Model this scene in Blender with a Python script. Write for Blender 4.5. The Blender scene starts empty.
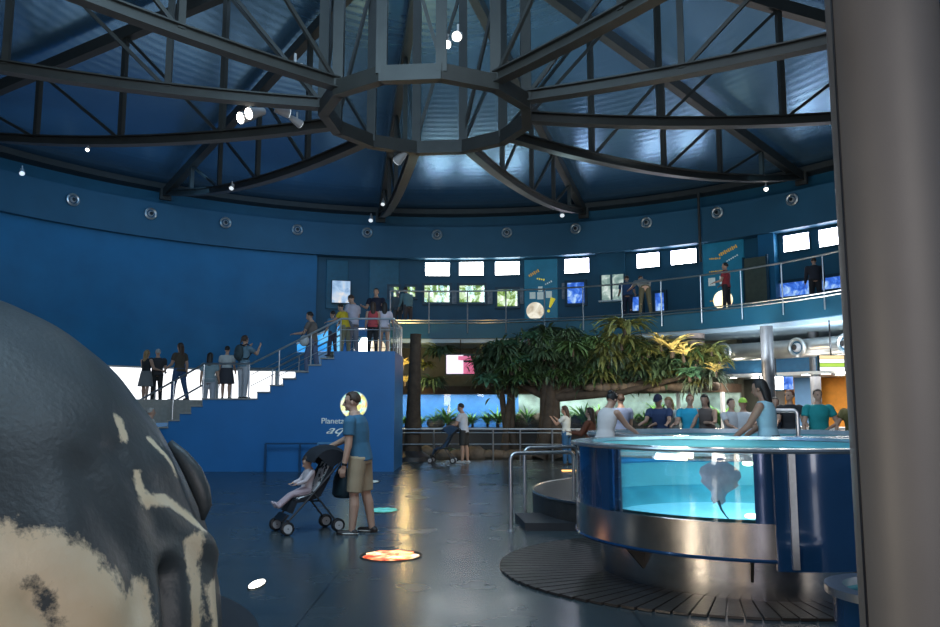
import bpy, math, random
from mathutils import Vector, Matrix, noise
random.seed(7)
R = math.radians
V = Vector
scene = bpy.context.scene
COL = scene.collection

# ------------------------------------------------------------------ camera
F = 790.0
PITCH = R(6.89)
CAMZ = 1.55
cam_data = bpy.data.cameras.new('camera')
cam_data.sensor_width = 36
cam_data.lens = F * 36 / 940
cam_data.clip_end = 200
cam = bpy.data.objects.new('camera', cam_data)
COL.objects.link(cam)
cam.location = (0, 0, CAMZ)
cam.rotation_euler = (R(90) + PITCH, 0, 0)
scene.camera = cam
scene.view_settings.view_transform = 'Standard'
scene.view_settings.look = 'None'
scene.view_settings.gamma = 1
scene.view_settings.exposure = 0
scene.view_settings.use_curve_mapping = False

# surveying helpers: turn a sight line into a spot on a known surface
def ray(px, py):
    dx = (px - 470) / F
    dy = (313.5 - py) / F
    return V((dx, math.cos(PITCH) - dy * math.sin(PITCH), math.sin(PITCH) + dy * math.cos(PITCH)))
def at_y(px, py, Y):
    d = ray(px, py); t = Y / d.y
    return V((d.x * t, Y, CAMZ + d.z * t))
def at_z(px, py, z):
    d = ray(px, py); t = (z - CAMZ) / d.z
    return V((d.x * t, d.y * t, z))
def xdir(px, D, z=0.0, py=409):
    """spot at horizontal distance D in the direction of image column px"""
    d = ray(px, py); h = math.hypot(d.x, d.y)
    return V((d.x / h * D, d.y / h * D, z))
CX, CY = -0.9, 16.0
def cyl(px, py, r):
    d = ray(px, py)
    ox, oy = -CX, -CY
    a = d.x ** 2 + d.y ** 2; b = 2 * (ox * d.x + oy * d.y); c = ox ** 2 + oy ** 2 - r * r
    t = (-b + math.sqrt(max(0, b * b - 4 * a * c))) / (2 * a)
    return V((d.x * t, d.y * t, CAMZ + d.z * t))
def pol(th, r, z):
    return V((CX + r * math.sin(R(th)), CY + r * math.cos(R(th)), z))
def theta(p):
    return math.degrees(math.atan2(p.x - CX, p.y - CY))

# ------------------------------------------------------------------ materials
def mat(name, col, rough=0.5, metal=0.0, emit=None, estr=1.0, var=0.12, scale=6.0, bump=0.0, bscale=40.0, spec=0.5, coat=0.0, alpha=None):
    m = bpy.data.materials.new(name); m.use_nodes = True
    nt = m.node_tree; N = nt.nodes; L = nt.links
    b = N['Principled BSDF']
    b.inputs['Roughness'].default_value = rough
    b.inputs['Metallic'].default_value = metal
    b.inputs['Specular IOR Level'].default_value = spec
    b.inputs['Coat Weight'].default_value = coat
    tc = N.new('ShaderNodeTexCoord')
    nz = N.new('ShaderNodeTexNoise'); nz.inputs['Scale'].default_value = scale; nz.inputs['Detail'].default_value = 5
    L.new(tc.outputs['Object'], nz.inputs['Vector'])
    rp = N.new('ShaderNodeValToRGB')
    c = V(col)
    rp.color_ramp.elements[0].position = 0.3; rp.color_ramp.elements[1].position = 0.7
    rp.color_ramp.elements[0].color = (*(c * (1 - var)), 1); rp.color_ramp.elements[1].color = (*(c * (1 + var)), 1)
    L.new(nz.outputs['Fac'], rp.inputs['Fac']); L.new(rp.outputs['Color'], b.inputs['Base Color'])
    if bump:
        n2 = N.new('ShaderNodeTexNoise'); n2.inputs['Scale'].default_value = bscale; n2.inputs['Detail'].default_value = 4
        L.new(tc.outputs['Object'], n2.inputs['Vector'])
        bp = N.new('ShaderNodeBump'); bp.inputs['Strength'].default_value = bump; bp.inputs['Distance'].default_value = 0.02
        L.new(n2.outputs['Fac'], bp.inputs['Height']); L.new(bp.outputs['Normal'], b.inputs['Normal'])
    if emit is not None:
        b.inputs['Emission Color'].default_value = (*emit, 1)
        b.inputs['Emission Strength'].default_value = estr
    if alpha is not None:
        b.inputs['Alpha'].default_value = alpha
    return m

def picture_mat(name, stops, estr, scale=5.0, detail=6, distort=0.6, axis=None):
    """a lit screen or backlit print: emission from a noise picture"""
    m = bpy.data.materials.new(name); m.use_nodes = True
    nt = m.node_tree; N = nt.nodes; L = nt.links
    b = N['Principled BSDF']; b.inputs['Base Color'].default_value = (0.02, 0.02, 0.02, 1); b.inputs['Roughness'].default_value = 0.2
    tc = N.new('ShaderNodeTexCoord')
    nz = N.new('ShaderNodeTexNoise'); nz.inputs['Scale'].default_value = scale; nz.inputs['Detail'].default_value = detail; nz.inputs['Distortion'].default_value = distort
    L.new(tc.outputs['Object'], nz.inputs['Vector'])
    rp = N.new('ShaderNodeValToRGB')
    while len(rp.color_ramp.elements) < len(stops): rp.color_ramp.elements.new(0.5)
    for e, (p, c) in zip(rp.color_ramp.elements, stops): e.position = p; e.color = (*c, 1)
    L.new(nz.outputs['Fac'], rp.inputs['Fac'])
    L.new(rp.outputs['Color'], b.inputs['Emission Color']); b.inputs['Emission Strength'].default_value = estr
    return m

def glass_mat(name, tint, refl=0.12, rough=0.02):
    m = bpy.data.materials.new(name); m.use_nodes = True
    nt = m.node_tree; N = nt.nodes; L = nt.links
    for n in list(N): N.remove(n)
    out = N.new('ShaderNodeOutputMaterial'); mix = N.new('ShaderNodeMixShader')
    tr = N.new('ShaderNodeBsdfTransparent'); tr.inputs['Color'].default_value = (*tint, 1)
    gl = N.new('ShaderNodeBsdfGlossy'); gl.inputs['Roughness'].default_value = rough
    fr = N.new('ShaderNodeFresnel'); fr.inputs['IOR'].default_value = 1.33
    ad = N.new('ShaderNodeMath'); ad.operation = 'ADD'; ad.inputs[1].default_value = refl; ad.use_clamp = True
    L.new(fr.outputs[0], ad.inputs[0]); L.new(ad.outputs[0], mix.inputs[0])
    L.new(tr.outputs[0], mix.inputs[1]); L.new(gl.outputs[0], mix.inputs[2]); L.new(mix.outputs[0], out.inputs[0])
    return m

def floor_mat():
    m = bpy.data.materials.new('polished_floor'); m.use_nodes = True
    nt = m.node_tree; N = nt.nodes; L = nt.links
    b = N['Principled BSDF']
    tc = N.new('ShaderNodeTexCoord')
    br = N.new('ShaderNodeTexBrick'); br.offset = 0; br.inputs['Scale'].default_value = 1.0
    br.inputs['Brick Width'].default_value = 1.25; br.inputs['Row Height'].default_value = 1.25
    br.inputs['Mortar Size'].default_value = 0.006
    br.inputs['Color1'].default_value = (0.050, 0.068, 0.076, 1); br.inputs['Color2'].default_value = (0.058, 0.077, 0.086, 1)
    br.inputs['Mortar'].default_value = (0.012, 0.016, 0.02, 1)
    L.new(tc.outputs['Object'], br.inputs['Vector'])
    nz = N.new('ShaderNodeTexNoise'); nz.inputs['Scale'].default_value = 1.3; nz.inputs['Detail'].default_value = 8
    L.new(tc.outputs['Object'], nz.inputs['Vector'])
    mx = N.new('ShaderNodeMixRGB'); mx.blend_type = 'MULTIPLY'; mx.inputs[0].default_value = 0.5
    L.new(br.outputs['Color'], mx.inputs[1]); L.new(nz.outputs['Fac'], mx.inputs[2]); L.new(mx.outputs[0], b.inputs['Base Color'])
    mr = N.new('ShaderNodeMapRange'); mr.inputs['To Min'].default_value = 0.17; mr.inputs['To Max'].default_value = 0.34
    L.new(nz.outputs['Fac'], mr.inputs['Value']); L.new(mr.outputs[0], b.inputs['Roughness'])
    n3 = N.new('ShaderNodeTexNoise'); n3.inputs['Scale'].default_value = 7
    L.new(tc.outputs['Object'], n3.inputs['Vector'])
    bp = N.new('ShaderNodeBump'); bp.inputs['Strength'].default_value = 0.03; bp.inputs['Distance'].default_value = 0.02
    L.new(n3.outputs['Fac'], bp.inputs['Height']); L.new(bp.outputs['Normal'], b.inputs['Normal'])
    b.inputs['Specular IOR Level'].default_value = 0.75
    return m

def roof_mat():
    m = bpy.data.materials.new('blue_metal_roof'); m.use_nodes = True
    nt = m.node_tree; N = nt.nodes; L = nt.links
    b = N['Principled BSDF']; b.inputs['Metallic'].default_value = 0.72; b.inputs['Roughness'].default_value = 0.27
    tc = N.new('ShaderNodeTexCoord')
    # concentric corrugation around the hall's axis
    sp = N.new('ShaderNodeVectorMath'); sp.operation = 'LENGTH'
    vm = N.new('ShaderNodeVectorMath'); vm.operation = 'MULTIPLY'; vm.inputs[1].default_value = (1, 1, 0)
    L.new(tc.outputs['Object'], vm.inputs[0]); L.new(vm.outputs[0], sp.inputs[0])
    mu = N.new('ShaderNodeMath'); mu.operation = 'MULTIPLY'; mu.inputs[1].default_value = 22
    L.new(sp.outputs['Value'], mu.inputs[0])
    si = N.new('ShaderNodeMath'); si.operation = 'SINE'; L.new(mu.outputs[0], si.inputs[0])
    nz = N.new('ShaderNodeTexNoise'); nz.inputs['Scale'].default_value = 2.0; nz.inputs['Detail'].default_value = 4
    L.new(tc.outputs['Object'], nz.inputs['Vector'])
    ad = N.new('ShaderNodeMath'); ad.operation = 'ADD'; L.new(si.outputs[0], ad.inputs[0]); L.new(nz.outputs['Fac'], ad.inputs[1])
    bp = N.new('ShaderNodeBump'); bp.inputs['Strength'].default_value = 0.055; bp.inputs['Distance'].default_value = 0.02
    L.new(ad.outputs[0], bp.inputs['Height']); L.new(bp.outputs['Normal'], b.inputs['Normal'])
    rp = N.new('ShaderNodeValToRGB')
    rp.color_ramp.elements[0].color = (0.15, 0.31, 0.48, 1); rp.color_ramp.elements[1].color = (0.20, 0.38, 0.55, 1)
    L.new(nz.outputs['Fac'], rp.inputs['Fac']); L.new(rp.outputs['Color'], b.inputs['Base Color'])
    return m

M = {}
M['floor'] = floor_mat()
M['roof'] = roof_mat()
M['wall_blue'] = mat('blue_painted_wall', (0.008, 0.14, 0.29), 0.5, var=0.10, scale=1.2)
M['wall_teal'] = mat('dark_teal_wall', (0.007, 0.088, 0.155), 0.5, var=0.12, scale=1.2)
M['frieze'] = mat('frieze_paint', (0.02, 0.10, 0.17), 0.55, var=0.08, scale=1.0)
M['block'] = mat('blue_block_paint', (0.014, 0.15, 0.40), 0.42, var=0.06, scale=1.5)
M['steel_dark'] = mat('painted_truss_steel', (0.036, 0.035, 0.031), 0.5, 0.1, var=0.15, scale=3)
M['column'] = mat('grey_painted_column', (0.15, 0.142, 0.135), 0.5, 0.1, var=0.05, scale=2, bump=0.05, bscale=120)
M['column_small'] = mat('grey_steel_post', (0.16, 0.17, 0.19), 0.4, 0.4)
M['chrome'] = mat('brushed_chrome', (0.62, 0.63, 0.65), 0.34, 1.0, var=0.05, scale=30)
M['steel'] = mat('brushed_steel_band', (0.50, 0.47, 0.44), 0.24, 1.0, var=0.08, scale=8)
M['duct'] = mat('silver_duct', (0.60, 0.58, 0.55), 0.32, 0.9, var=0.06)
M['white'] = mat('white_paint', (0.75, 0.75, 0.73), 0.5, var=0.05)
M['soffit'] = mat('pale_soffit', (0.42, 0.55, 0.66), 0.6, var=0.04)
M['black'] = mat('black_plastic', (0.01, 0.01, 0.012), 0.4)
M['tread'] = mat('grey_stair_tread', (0.30, 0.29, 0.27), 0.6, var=0.1, scale=12)
M['wood'] = mat('dark_deck_wood', (0.036, 0.029, 0.025), 0.38, var=0.3, scale=9, bump=0.2)
M['rubber'] = mat('dark_step_rubber', (0.025, 0.025, 0.028), 0.5)
M['bark'] = mat('brown_bark', (0.055, 0.042, 0.032), 0.85, var=0.35, scale=5, bump=0.8, bscale=14)
M['rock'] = mat('brown_rock', (0.16, 0.125, 0.095), 0.85, var=0.4, scale=4, bump=0.7, bscale=8)
M['gloss_panel'] = mat('blue_glossy_panel', (0.010, 0.050, 0.14), 0.12, 0.25, var=0.05, coat=0.6)
M['pool_white'] = mat('pale_blue_pool_liner', (0.30, 0.68, 0.80), 0.5, var=0.05, scale=4)
M['pool_blue'] = mat('turquoise_pool_back', (0.14, 0.44, 0.50), 0.5, var=0.15, scale=2)
M['glass'] = glass_mat('clear_acrylic', (0.93, 0.98, 1.0), 0.03)
M['water'] = glass_mat('pool_water', (0.5, 0.75, 0.85), 0.30, 0.10)
M['orange'] = mat('orange_wall_paint', (0.85, 0.33, 0.04), 0.6, var=0.08)
M['olive'] = mat('olive_wall_paint', (0.15, 0.15, 0.11), 0.7, var=0.1)
M['skyblue'] = mat('sky_blue_wall_paint', (0.16, 0.34, 0.60), 0.6, var=0.05)
M['cream'] = mat('cream_trim_paint', (0.55, 0.50, 0.44), 0.6, var=0.05)

# ------------------------------------------------------------------ mesh helper
class MB:
    def __init__(s): s.v = []; s.f = []; s.mi = []; s.cur = 0
    def add(s, vs, fs):
        o = len(s.v); s.v += [V(p) for p in vs]
        for f in fs: s.f.append([i + o for i in f]); s.mi.append(s.cur)
        return s
    def box(s, c, d, rot=None, bev=0.0):
        c = V(c); hx, hy, hz = d[0] / 2, d[1] / 2, d[2] / 2
        b = min(bev, hx * .9, hy * .9, hz * .9)
        if b <= 0:
            vs = [V((x * hx, y * hy, z * hz)) for z in (-1, 1) for y in (-1, 1) for x in (-1, 1)]
            fs = [(0, 2, 3, 1), (4, 5, 7, 6), (0, 1, 5, 4), (2, 6, 7, 3), (0, 4, 6, 2), (1, 3, 7, 5)]
        else:
            vs = []; fs = []
            for z, bb in ((-hz, b), (-hz + b, 0), (hz - b, 0), (hz, b)):
                x, y = hx - bb, hy - bb; k = b if bb == 0 else b
                vs += [V((-x + k, -y, z)), V((x - k, -y, z)), V((x, -y + k, z)), V((x, y - k, z)), V((x - k, y, z)), V((-x + k, y, z)), V((-x, y - k, z)), V((-x, -y + k, z))]
            for r in range(3):
                for i in range(8):
                    j = (i + 1) % 8; fs.append((r * 8 + i, r * 8 + j, r * 8 + 8 + j, r * 8 + 8 + i))
            fs.append(tuple(range(7, -1, -1))); fs.append(tuple(range(24, 32)))
        if rot is not None: vs = [rot @ p for p in vs]
        return s.add([p + c for p in vs], fs)
    def bar(s, a, b, w, h):
        """rectangular bar from a to b; w horizontally, h in the upright direction"""
        a, b = V(a), V(b); d = (b - a)
        L_ = d.length; d.normalize()
        up = V((0, 0, 1)) if abs(d.z) < 0.97 else V((0, 1, 0))
        x = d.cross(up).normalized(); z = x.cross(d).normalized()
        vs = []
        for p in (a, b):
            for sx, sz in ((-1, -1), (1, -1), (1, 1), (-1, 1)): vs.append(p + x * sx * w / 2 + z * sz * h / 2)
        return s.add(vs, [(0, 3, 2, 1), (4, 5, 6, 7), (0, 1, 5, 4), (1, 2, 6, 5), (2, 3, 7, 6), (3, 0, 4, 7)])
    def cone(s, a, b, r0, r1, n=12, caps=True):
        a, b = V(a), V(b); d = (b - a).normalized()
        up = V((0, 0, 1)) if abs(d.z) < 0.9 else V((1, 0, 0))
        x = d.cross(up).normalized(); y = d.cross(x).normalized()
        vs = []
        for p, r in ((a, r0), (b, r1)):
            for i in range(n):
                t = 2 * math.pi * i / n; vs.append(p + x * math.cos(t) * r + y * math.sin(t) * r)
        fs = [(i, (i + 1) % n, n + (i + 1) % n, n + i) for i in range(n)]
        if caps: fs += [tuple(range(n - 1, -1, -1)), tuple(range(n, 2 * n))]
        return s.add(vs, fs)
    def tube(s, pts, r, n=8):
        pts = [V(p) for p in pts]; vs = []; fs = []
        px = None
        for k, p in enumerate(pts):
            d = (pts[min(k + 1, len(pts) - 1)] - pts[max(k - 1, 0)]).normalized()
            if px is None:
                up = V((0, 0, 1)) if abs(d.z) < 0.9 else V((1, 0, 0)); px = d.cross(up).normalized()
            else: px = (px - d * px.dot(d)).normalized()
            y = d.cross(px)
            rr = r[k] if isinstance(r, (list, tuple)) else r
            for i in range(n):
                t = 2 * math.pi * i / n; vs.append(p + px * math.cos(t) * rr + y * math.sin(t) * rr)
        for k in range(len(pts) - 1):
            for i in range(n):
                j = (i + 1) % n; fs.append((k * n + i, k * n + j, k * n + n + j, k * n + n + i))
        fs += [tuple(range(n - 1, -1, -1)), tuple(range(len(vs) - n, len(vs)))]
        return s.add(vs, fs)
    def ell(s, c, r, n=16, m=10, rot=None):
        c = V(c); vs = []; fs = []
        if not isinstance(r, (tuple, list)): r = (r, r, r)
        for j in range(1, m):
            ph = math.pi * j / m
            for i in range(n):
                t = 2 * math.pi * i / n
                vs.append(V((r[0] * math.sin(ph) * math.cos(t), r[1] * math.sin(ph) * math.sin(t), r[2] * math.cos(ph))))
        vs += [V((0, 0, r[2])), V((0, 0, -r[2]))]
        for j in range(m - 2):
            for i in range(n):
                k = (i + 1) % n; fs.append((j * n + i, (j + 1) * n + i, (j + 1) * n + k, j * n + k))
        a, b = len(vs) - 2, len(vs) - 1
        for i in range(n):
            k = (i + 1) % n; fs.append((a, i, k)); fs.append((b, (m - 2) * n + k, (m - 2) * n + i))
        if rot is not None: vs = [rot @ p for p in vs]
        return s.add([p + c for p in vs], fs)
    def loft(s, rings, closed=True):
        n = len(rings[0]); vs = [p for r in rings for p in r]; fs = []
        for k in range(len(rings) - 1):
            for i in range(n):
                j = (i + 1) % n; fs.append((k * n + i, k * n + j, k * n + n + j, k * n + n + i))
        if closed: fs += [tuple(range(n - 1, -1, -1)), tuple(range(len(vs) - n, len(vs)))]
        return s.add(vs, fs)
    def lathe(s, c, prof, n=48, a0=0, a1=360):
        """prof: list of (r, z) traced round the vertical axis through c"""
        c = V(c); full = abs(a1 - a0) >= 360; k = n if full else n + 1; vs = []; fs = []
        for i in range(k):
            t = R(a0 + (a1 - a0) * i / n)
            for r, z in prof: vs.append(c + V((r * math.sin(t), r * math.cos(t), z)))
        p = len(prof)
        for i in range(n):
            j = (i + 1) % k
            for q in range(p - 1): fs.append((i * p + q, j * p + q, j * p + q + 1, i * p + q + 1))
        return s.add(vs, fs)
    def arc(s, c, r0, r1, z0, z1, a0, a1, n=24):
        """solid curved block between two radii, heights and bearings"""
        c = V((c[0], c[1], 0)); full = abs(a1 - a0) >= 360; vs = []; fs = []; k = n if full else n + 1
        for i in range(k):
            t = R(a0 + (a1 - a0) * i / n); d = V((math.sin(t), math.cos(t), 0))
            vs += [c + d * r0 + V((0, 0, z0)), c + d * r1 + V((0, 0, z0)), c + d * r1 + V((0, 0, z1)), c + d * r0 + V((0, 0, z1))]
        for i in range(n):
            j = (i + 1) % k
            for q in range(4):
                w = (q + 1) % 4; fs.append((i * 4 + q, i * 4 + w, j * 4 + w, j * 4 + q))
        if not full: fs += [(0, 3, 2, 1), (k * 4 - 4, k * 4 - 3, k * 4 - 2, k * 4 - 1)]
        return s.add(vs, fs)
    def prism(s, poly, direc):
        n = len(poly); vs = [V(p) for p in poly] + [V(p) + V(direc) for p in poly]
        return s.add(vs, [tuple(range(n - 1, -1, -1)), tuple(range(n, 2 * n))] + [(i, (i + 1) % n, n + (i + 1) % n, n + i) for i in range(n)])
    def build(s, name, m, parent=None, smooth=True, world=True, angle=40):
        off = parent.location if (parent is not None and world) else V((0, 0, 0))
        me = bpy.data.meshes.new(name)
        me.from_pydata([tuple(p - off) for p in s.v], [], s.f)
        for mm in (m if isinstance(m, (list, tuple)) else [m]): me.materials.append(mm)
        if isinstance(m, (list, tuple)): me.polygons.foreach_set('material_index', s.mi)
        me.update()
        import bmesh
        bm = bmesh.new(); bm.from_mesh(me); bmesh.ops.recalc_face_normals(bm, faces=bm.faces); bm.to_mesh(me); bm.free()
        if smooth:
            me.polygons.foreach_set('use_smooth', [True] * len(me.polygons))
            me.set_sharp_from_angle(angle=R(angle))
        o = bpy.data.objects.new(name, me); COL.objects.link(o)
        if parent is not None: o.parent = parent
        return o

def tag(o, label=None, cat=None, group=None, kind=None):
    if label: o['label'] = label
    if cat: o['category'] = cat
    if group: o['group'] = group
    if kind: o['kind'] = kind
    return o
def thing(name, label, cat, loc=(0, 0, 0), group=None, rz=0):
    o = bpy.data.objects.new(name, None); COL.objects.link(o)
    o.empty_display_size = 0.2; o.location = loc; o.rotation_euler = (0, 0, rz)
    return tag(o, label, cat, group)
def struct(o): o['kind'] = 'structure'; return o
def copy_tree(o, parent=None):
    c = o.copy(); COL.objects.link(c)
    if parent is not None: c.parent = parent
    for ch in o.children: copy_tree(ch, c)
    return c
def light(kind, name, loc, target, power, col=(1, 1, 1), size=1.0, size_y=None, spot=60, blend=0.5, spread=None):
    l = bpy.data.lights.new(name, kind); l.energy = power; l.color = col
    if kind == 'AREA':
        l.size = size
        if size_y: l.shape = 'RECTANGLE'; l.size_y = size_y
        if spread: l.spread = R(spread)
    elif kind == 'SPOT':
        l.spot_size = R(spot); l.spot_blend = blend; l.shadow_soft_size = size
    else: l.shadow_soft_size = size
    o = bpy.data.objects.new(name, l); COL.objects.link(o); o.location = loc
    d = V(target) - V(loc)
    o.rotation_euler = d.to_track_quat('-Z', 'Y').to_euler()
    return o

# ================================================================== SETTING
C0 = (CX, CY)
b = MB(); b.add([(-24, -6, 0), (24, -6, 0), (24, 38, 0), (-24, 38, 0), (-24, -6, -0.2), (24, -6, -0.2), (24, 38, -0.2), (-24, 38, -0.2)],
                [(0, 1, 2, 3), (7, 6, 5, 4), (0, 4, 5, 1), (1, 5, 6, 2), (2, 6, 7, 3), (3, 7, 4, 0)])
struct(b.build('floor', M['floor'], smooth=False))
# roof: shallow cone, with thickness
b = MB(); b.lathe((CX, CY, 0), [(17.6, 9.55), (2.3, 12.35), (0.02, 12.8), (0.02, 12.95), (2.3, 12.5), (17.6, 9.7), (17.6, 9.55)], 96)
ro = b.build('ceiling', M['roof'], angle=60); struct(ro)
for v in ro.data.vertices: v.co -= V((CX, CY, 0))
ro.location = (CX, CY, 0)
EDGE = theta(cyl(316, 280, 16.4))          # where the smooth blue wall gives way to the exhibit wall
b = MB(); b.arc(C0, 16.5, 16.9, 7.6, 9.75, -150, 150, 120); struct(b.build('wall_upper', M['wall_teal'], smooth=True))
b = MB(); b.arc(C0, 16.2, 16.9, 4.7, 7.75, -150, EDGE, 64); struct(b.build('wall_left', M['wall_blue']))
b = MB(); b.arc(C0, 16.05, 16.9, 3.05, 4.7, -150, EDGE, 64); struct(b.build('wall_lower_left', M['wall_blue']))
b = MB(); b.arc(C0, 16.5, 16.9, 4.4, 7.75, EDGE, 150, 64); struct(b.build('wall_gallery', M['wall_teal']))
b = MB(); b.arc(C0, 15.95, 16.5, 7.7, 9.0, -150, 150, 120); struct(b.build('trim_frieze', M['frieze']))
b = MB(); b.arc(C0, 15.9, 16.5, 9.55, 9.75, -150, 150, 120); struct(b.build('trim_eaves', M['steel_dark']))
# gallery slab (mezzanine)
MZ = 4.58
b = MB(); b.arc(C0, 11.4, 16.6, 3.98, MZ, EDGE + 5, 125, 70); struct(b.build('floor_gallery', M['wall_teal']))
b = MB(); b.arc(C0, 11.5, 16.6, 3.84, 3.975, EDGE + 5, 125, 70); struct(b.build('ceiling_under_gallery', M['soffit']))
# raised level behind the stairs, and the bright wall behind it
b = MB(); b.arc(C0, 8.3, 16.5, 1.2, 1.79, -82, EDGE - 1, 30); struct(b.build('floor_raised_left', M['tread']))

# white wall behind the stairs, its lamplight put in as surface glow
M['glow_wall'] = picture_mat('white_wall_with_glow', [(0.25, (0.85, 0.9, 1.0)), (0.6, (1, 1, 1)), (0.8, (1.0, 0.97, 0.93))], 1.7, 0.5)
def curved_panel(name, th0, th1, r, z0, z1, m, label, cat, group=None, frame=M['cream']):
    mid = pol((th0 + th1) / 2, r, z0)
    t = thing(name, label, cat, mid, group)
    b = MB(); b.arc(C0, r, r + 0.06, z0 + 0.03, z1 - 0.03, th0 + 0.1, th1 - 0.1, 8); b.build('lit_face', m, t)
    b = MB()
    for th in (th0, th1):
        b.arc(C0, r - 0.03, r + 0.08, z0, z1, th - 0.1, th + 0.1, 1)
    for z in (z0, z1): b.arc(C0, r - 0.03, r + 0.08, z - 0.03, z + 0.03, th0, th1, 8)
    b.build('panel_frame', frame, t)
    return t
k = 0
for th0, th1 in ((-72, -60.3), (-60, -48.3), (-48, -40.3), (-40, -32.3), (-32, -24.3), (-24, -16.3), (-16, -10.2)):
    curved_panel('glowing_wall_panel', th0, th1, 16.1, 1.79, 3.02, M['glow_wall'], 'lamp-lit white wall panel, its light put in as glow, behind the visitors on the raised walkway', 'light panel', 'white wall panels with added glow')

# ground floor walls under the gallery
b = MB(); b.arc(C0, 16.0, 16.4, 0, 3.85, 36, 125, 50); struct(b.build('wall_right_room', M['cream']))
b = MB(); b.arc(C0, 14.0, 14.4, 0, 3.85, EDGE + 1, 44, 30); struct(b.build('wall_rock', M['olive']))

# ------------------------------------------------------------------ steel roof
RR, RZ, TZ = 2.15, 7.68, 12.05
trs = [-10.0 + 30 * k for k in range(12)]
def ringpoly(z, w, h, r=RR):
    b = MB(); p = [pol(a, r, z) for a in trs]
    for i in range(12): b.bar(p[i], p[(i + 1) % 12] + (p[(i + 1) % 12] - p[i]).normalized() * 0.04, w, h)
    return b
t = thing('roof_ring', 'twelve-sided dark steel ring where the roof trusses meet', 'roof frame', (CX, CY, RZ))
ringpoly(RZ, 0.2, 0.3).build('bottom_ring', M['steel_dark'], t, smooth=False)
ringpoly(TZ, 0.2, 0.3).build('top_ring', M['steel_dark'], t, smooth=False)
for a in trs:
    b = MB(); b.bar(pol(a, RR, RZ), pol(a, RR, TZ), 0.2, 0.2); b.build('ring_post', M['steel_dark'], t, smooth=False)
for i in (0, 1, 3, 6, 9, 10):
    b = MB(); b.bar(pol(trs[i], RR - .02, RZ + .2), pol(trs[(i + 1) % 12], RR - .02, TZ - .3), 0.07, 0.07); b.build('cross_brace', M['steel_dark'], t, smooth=False)
def make_truss(a):
    # built along +Y from the ring (local origin on the hall's axis)
    root = thing('roof_truss', 'dark steel roof truss with bowed lower chord running from ring to wall', 'roof truss', (CX, CY, 0), 'radial roof trusses')
    def P(r, z): return V((CX, CY + r, z))
    E = 15.95
    def zb(r):
        u = (r - RR) / (E - RR); return RZ + (9.35 - RZ) * u - 0.42 * 4 * u * (1 - u)
    def zt(r):
        u = (r - RR) / (E - RR); return TZ + (9.42 - TZ) * u
    b = MB(); n = 14
    for i in range(n):
        r0 = RR + (E - RR) * i / n; r1 = RR + (E - RR) * (i + 1) / n
        z0, z1 = zb(r0), zb(r1)
        b.bar(P(r0, z0 + .1), P(r1, z1 + .1), 0.07, 0.2)
        b.bar(P(r0, z0), P(r1, z1), 0.24, 0.03); b.bar(P(r0, z0 + .2), P(r1, z1 + .2), 0.24, 0.03)
    b.build('bottom_chord', M['steel_dark'], root, smooth=False)
    b = MB(); b.bar(P(RR, zt(RR) - .05), P(E, zt(E)), 0.24, 0.3); b.build('top_chord', M['steel_dark'], root, smooth=False)
    rs = [5.2, 8.2, 11.0, 13.4]
    for r in rs:
        b = MB(); b.bar(P(r, zb(r) + .15), P(r, zt(r)), 0.12, 0.12); b.build('strut', M['steel_dark'], root, smooth=False)
    seq = [RR] + rs
    for i in range(len(seq) - 1):
        b = MB(); b.bar(P(seq[i] + .1, zb(seq[i]) + .2), P(seq[i + 1], zt(seq[i + 1]) - .1), 0.07, 0.07)
        b.build('diagonal_brace', M['steel_dark'], root, smooth=False)
    b = MB(); b.box(P(E + .02, 9.4), (0.4, 0.12, 0.5)); b.build('end_plate', M['steel_dark'], root, smooth=False)
    return root
tr0 = make_truss(0)
for i, a in enumerate(trs):
    if abs(((a + 180) % 360) - 180) > 155: continue     # would pass behind the viewer, outside the picture
    o = tr0 if i == 0 else copy_tree(tr0)
    o.rotation_euler = (0, 0, -R(a))

# spotlights on the steelwork
M['lamp_w'] = mat('lit_lamp_lens', (1, 1, 1), 0.3, emit=(1.0, 0.95, 0.82), estr=14)
M['lamp_dim'] = mat('faint_lamp_lens', (1, 1, 1), 0.3, emit=(0.85, 0.95, 1.0), estr=.7)
M['lampbody'] = mat('white_lamp_body', (0.42, 0.40, 0.40), 0.4)
def spotlight(px, py, z, label, lit=True, s=1.0, tilt=(0.3, -0.7, -0.5), two=False):
    p = at_z(px, py, z)
    t = thing('spotlight', label, 'spotlight', p)
    d = V(tilt).normalized()
    b = MB(); b.cone(V((0, 0, .28 * s)), V((0, 0, .04 * s)), .025 * s, .025 * s, 8); b.build('bracket', M['lampbody'], t, world=False)
    side = V((-d.y, d.x, 0)).normalized()
    for k in ((-1, 1) if two else (0,)):
        c = side * k * .16 * s
        b = MB(); b.cone(c - d * .22 * s, c + d * .12 * s, .07 * s, .12 * s, 14); h = b.build('lamp_head', M['lampbody'], t, world=False)
        b = MB(); b.cone(c + d * .121 * s, c + d * .14 * s, .10 * s, .10 * s, 14); b.build('lens', M['lamp_w'] if lit else M['lamp_dim'], h, world=False)
    return p
spotlight(250, 115, 7.75, 'pair of lit spotlights clamped under the truss chord left of the ring', True, 1.1, (-0.6, -.6, -.35), True)
spotlight(458, 36, 8.3, 'bright warm spotlight on the truss chord above the ring', True, .8, (-.2, -.8, -.5))
spotlight(448, 44, 8.3, 'second bright spotlight just below the one over the ring', True, .7, (-.2, -.8, -.5))
spotlight(295, 70, 8.2, 'white unlit spotlight with long arm above the left truss', False, 1.2, (.8, -.3, -.2))
spotlight(284, 112, 7.75, 'white box spotlight beside the lit pair on the left truss', False, .9, (.8, .4, -.1))
spotlight(297, 122, 7.7, 'lowest white spotlight left of the ring under the chord', False, .8, (.6, .6, -.3))
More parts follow.
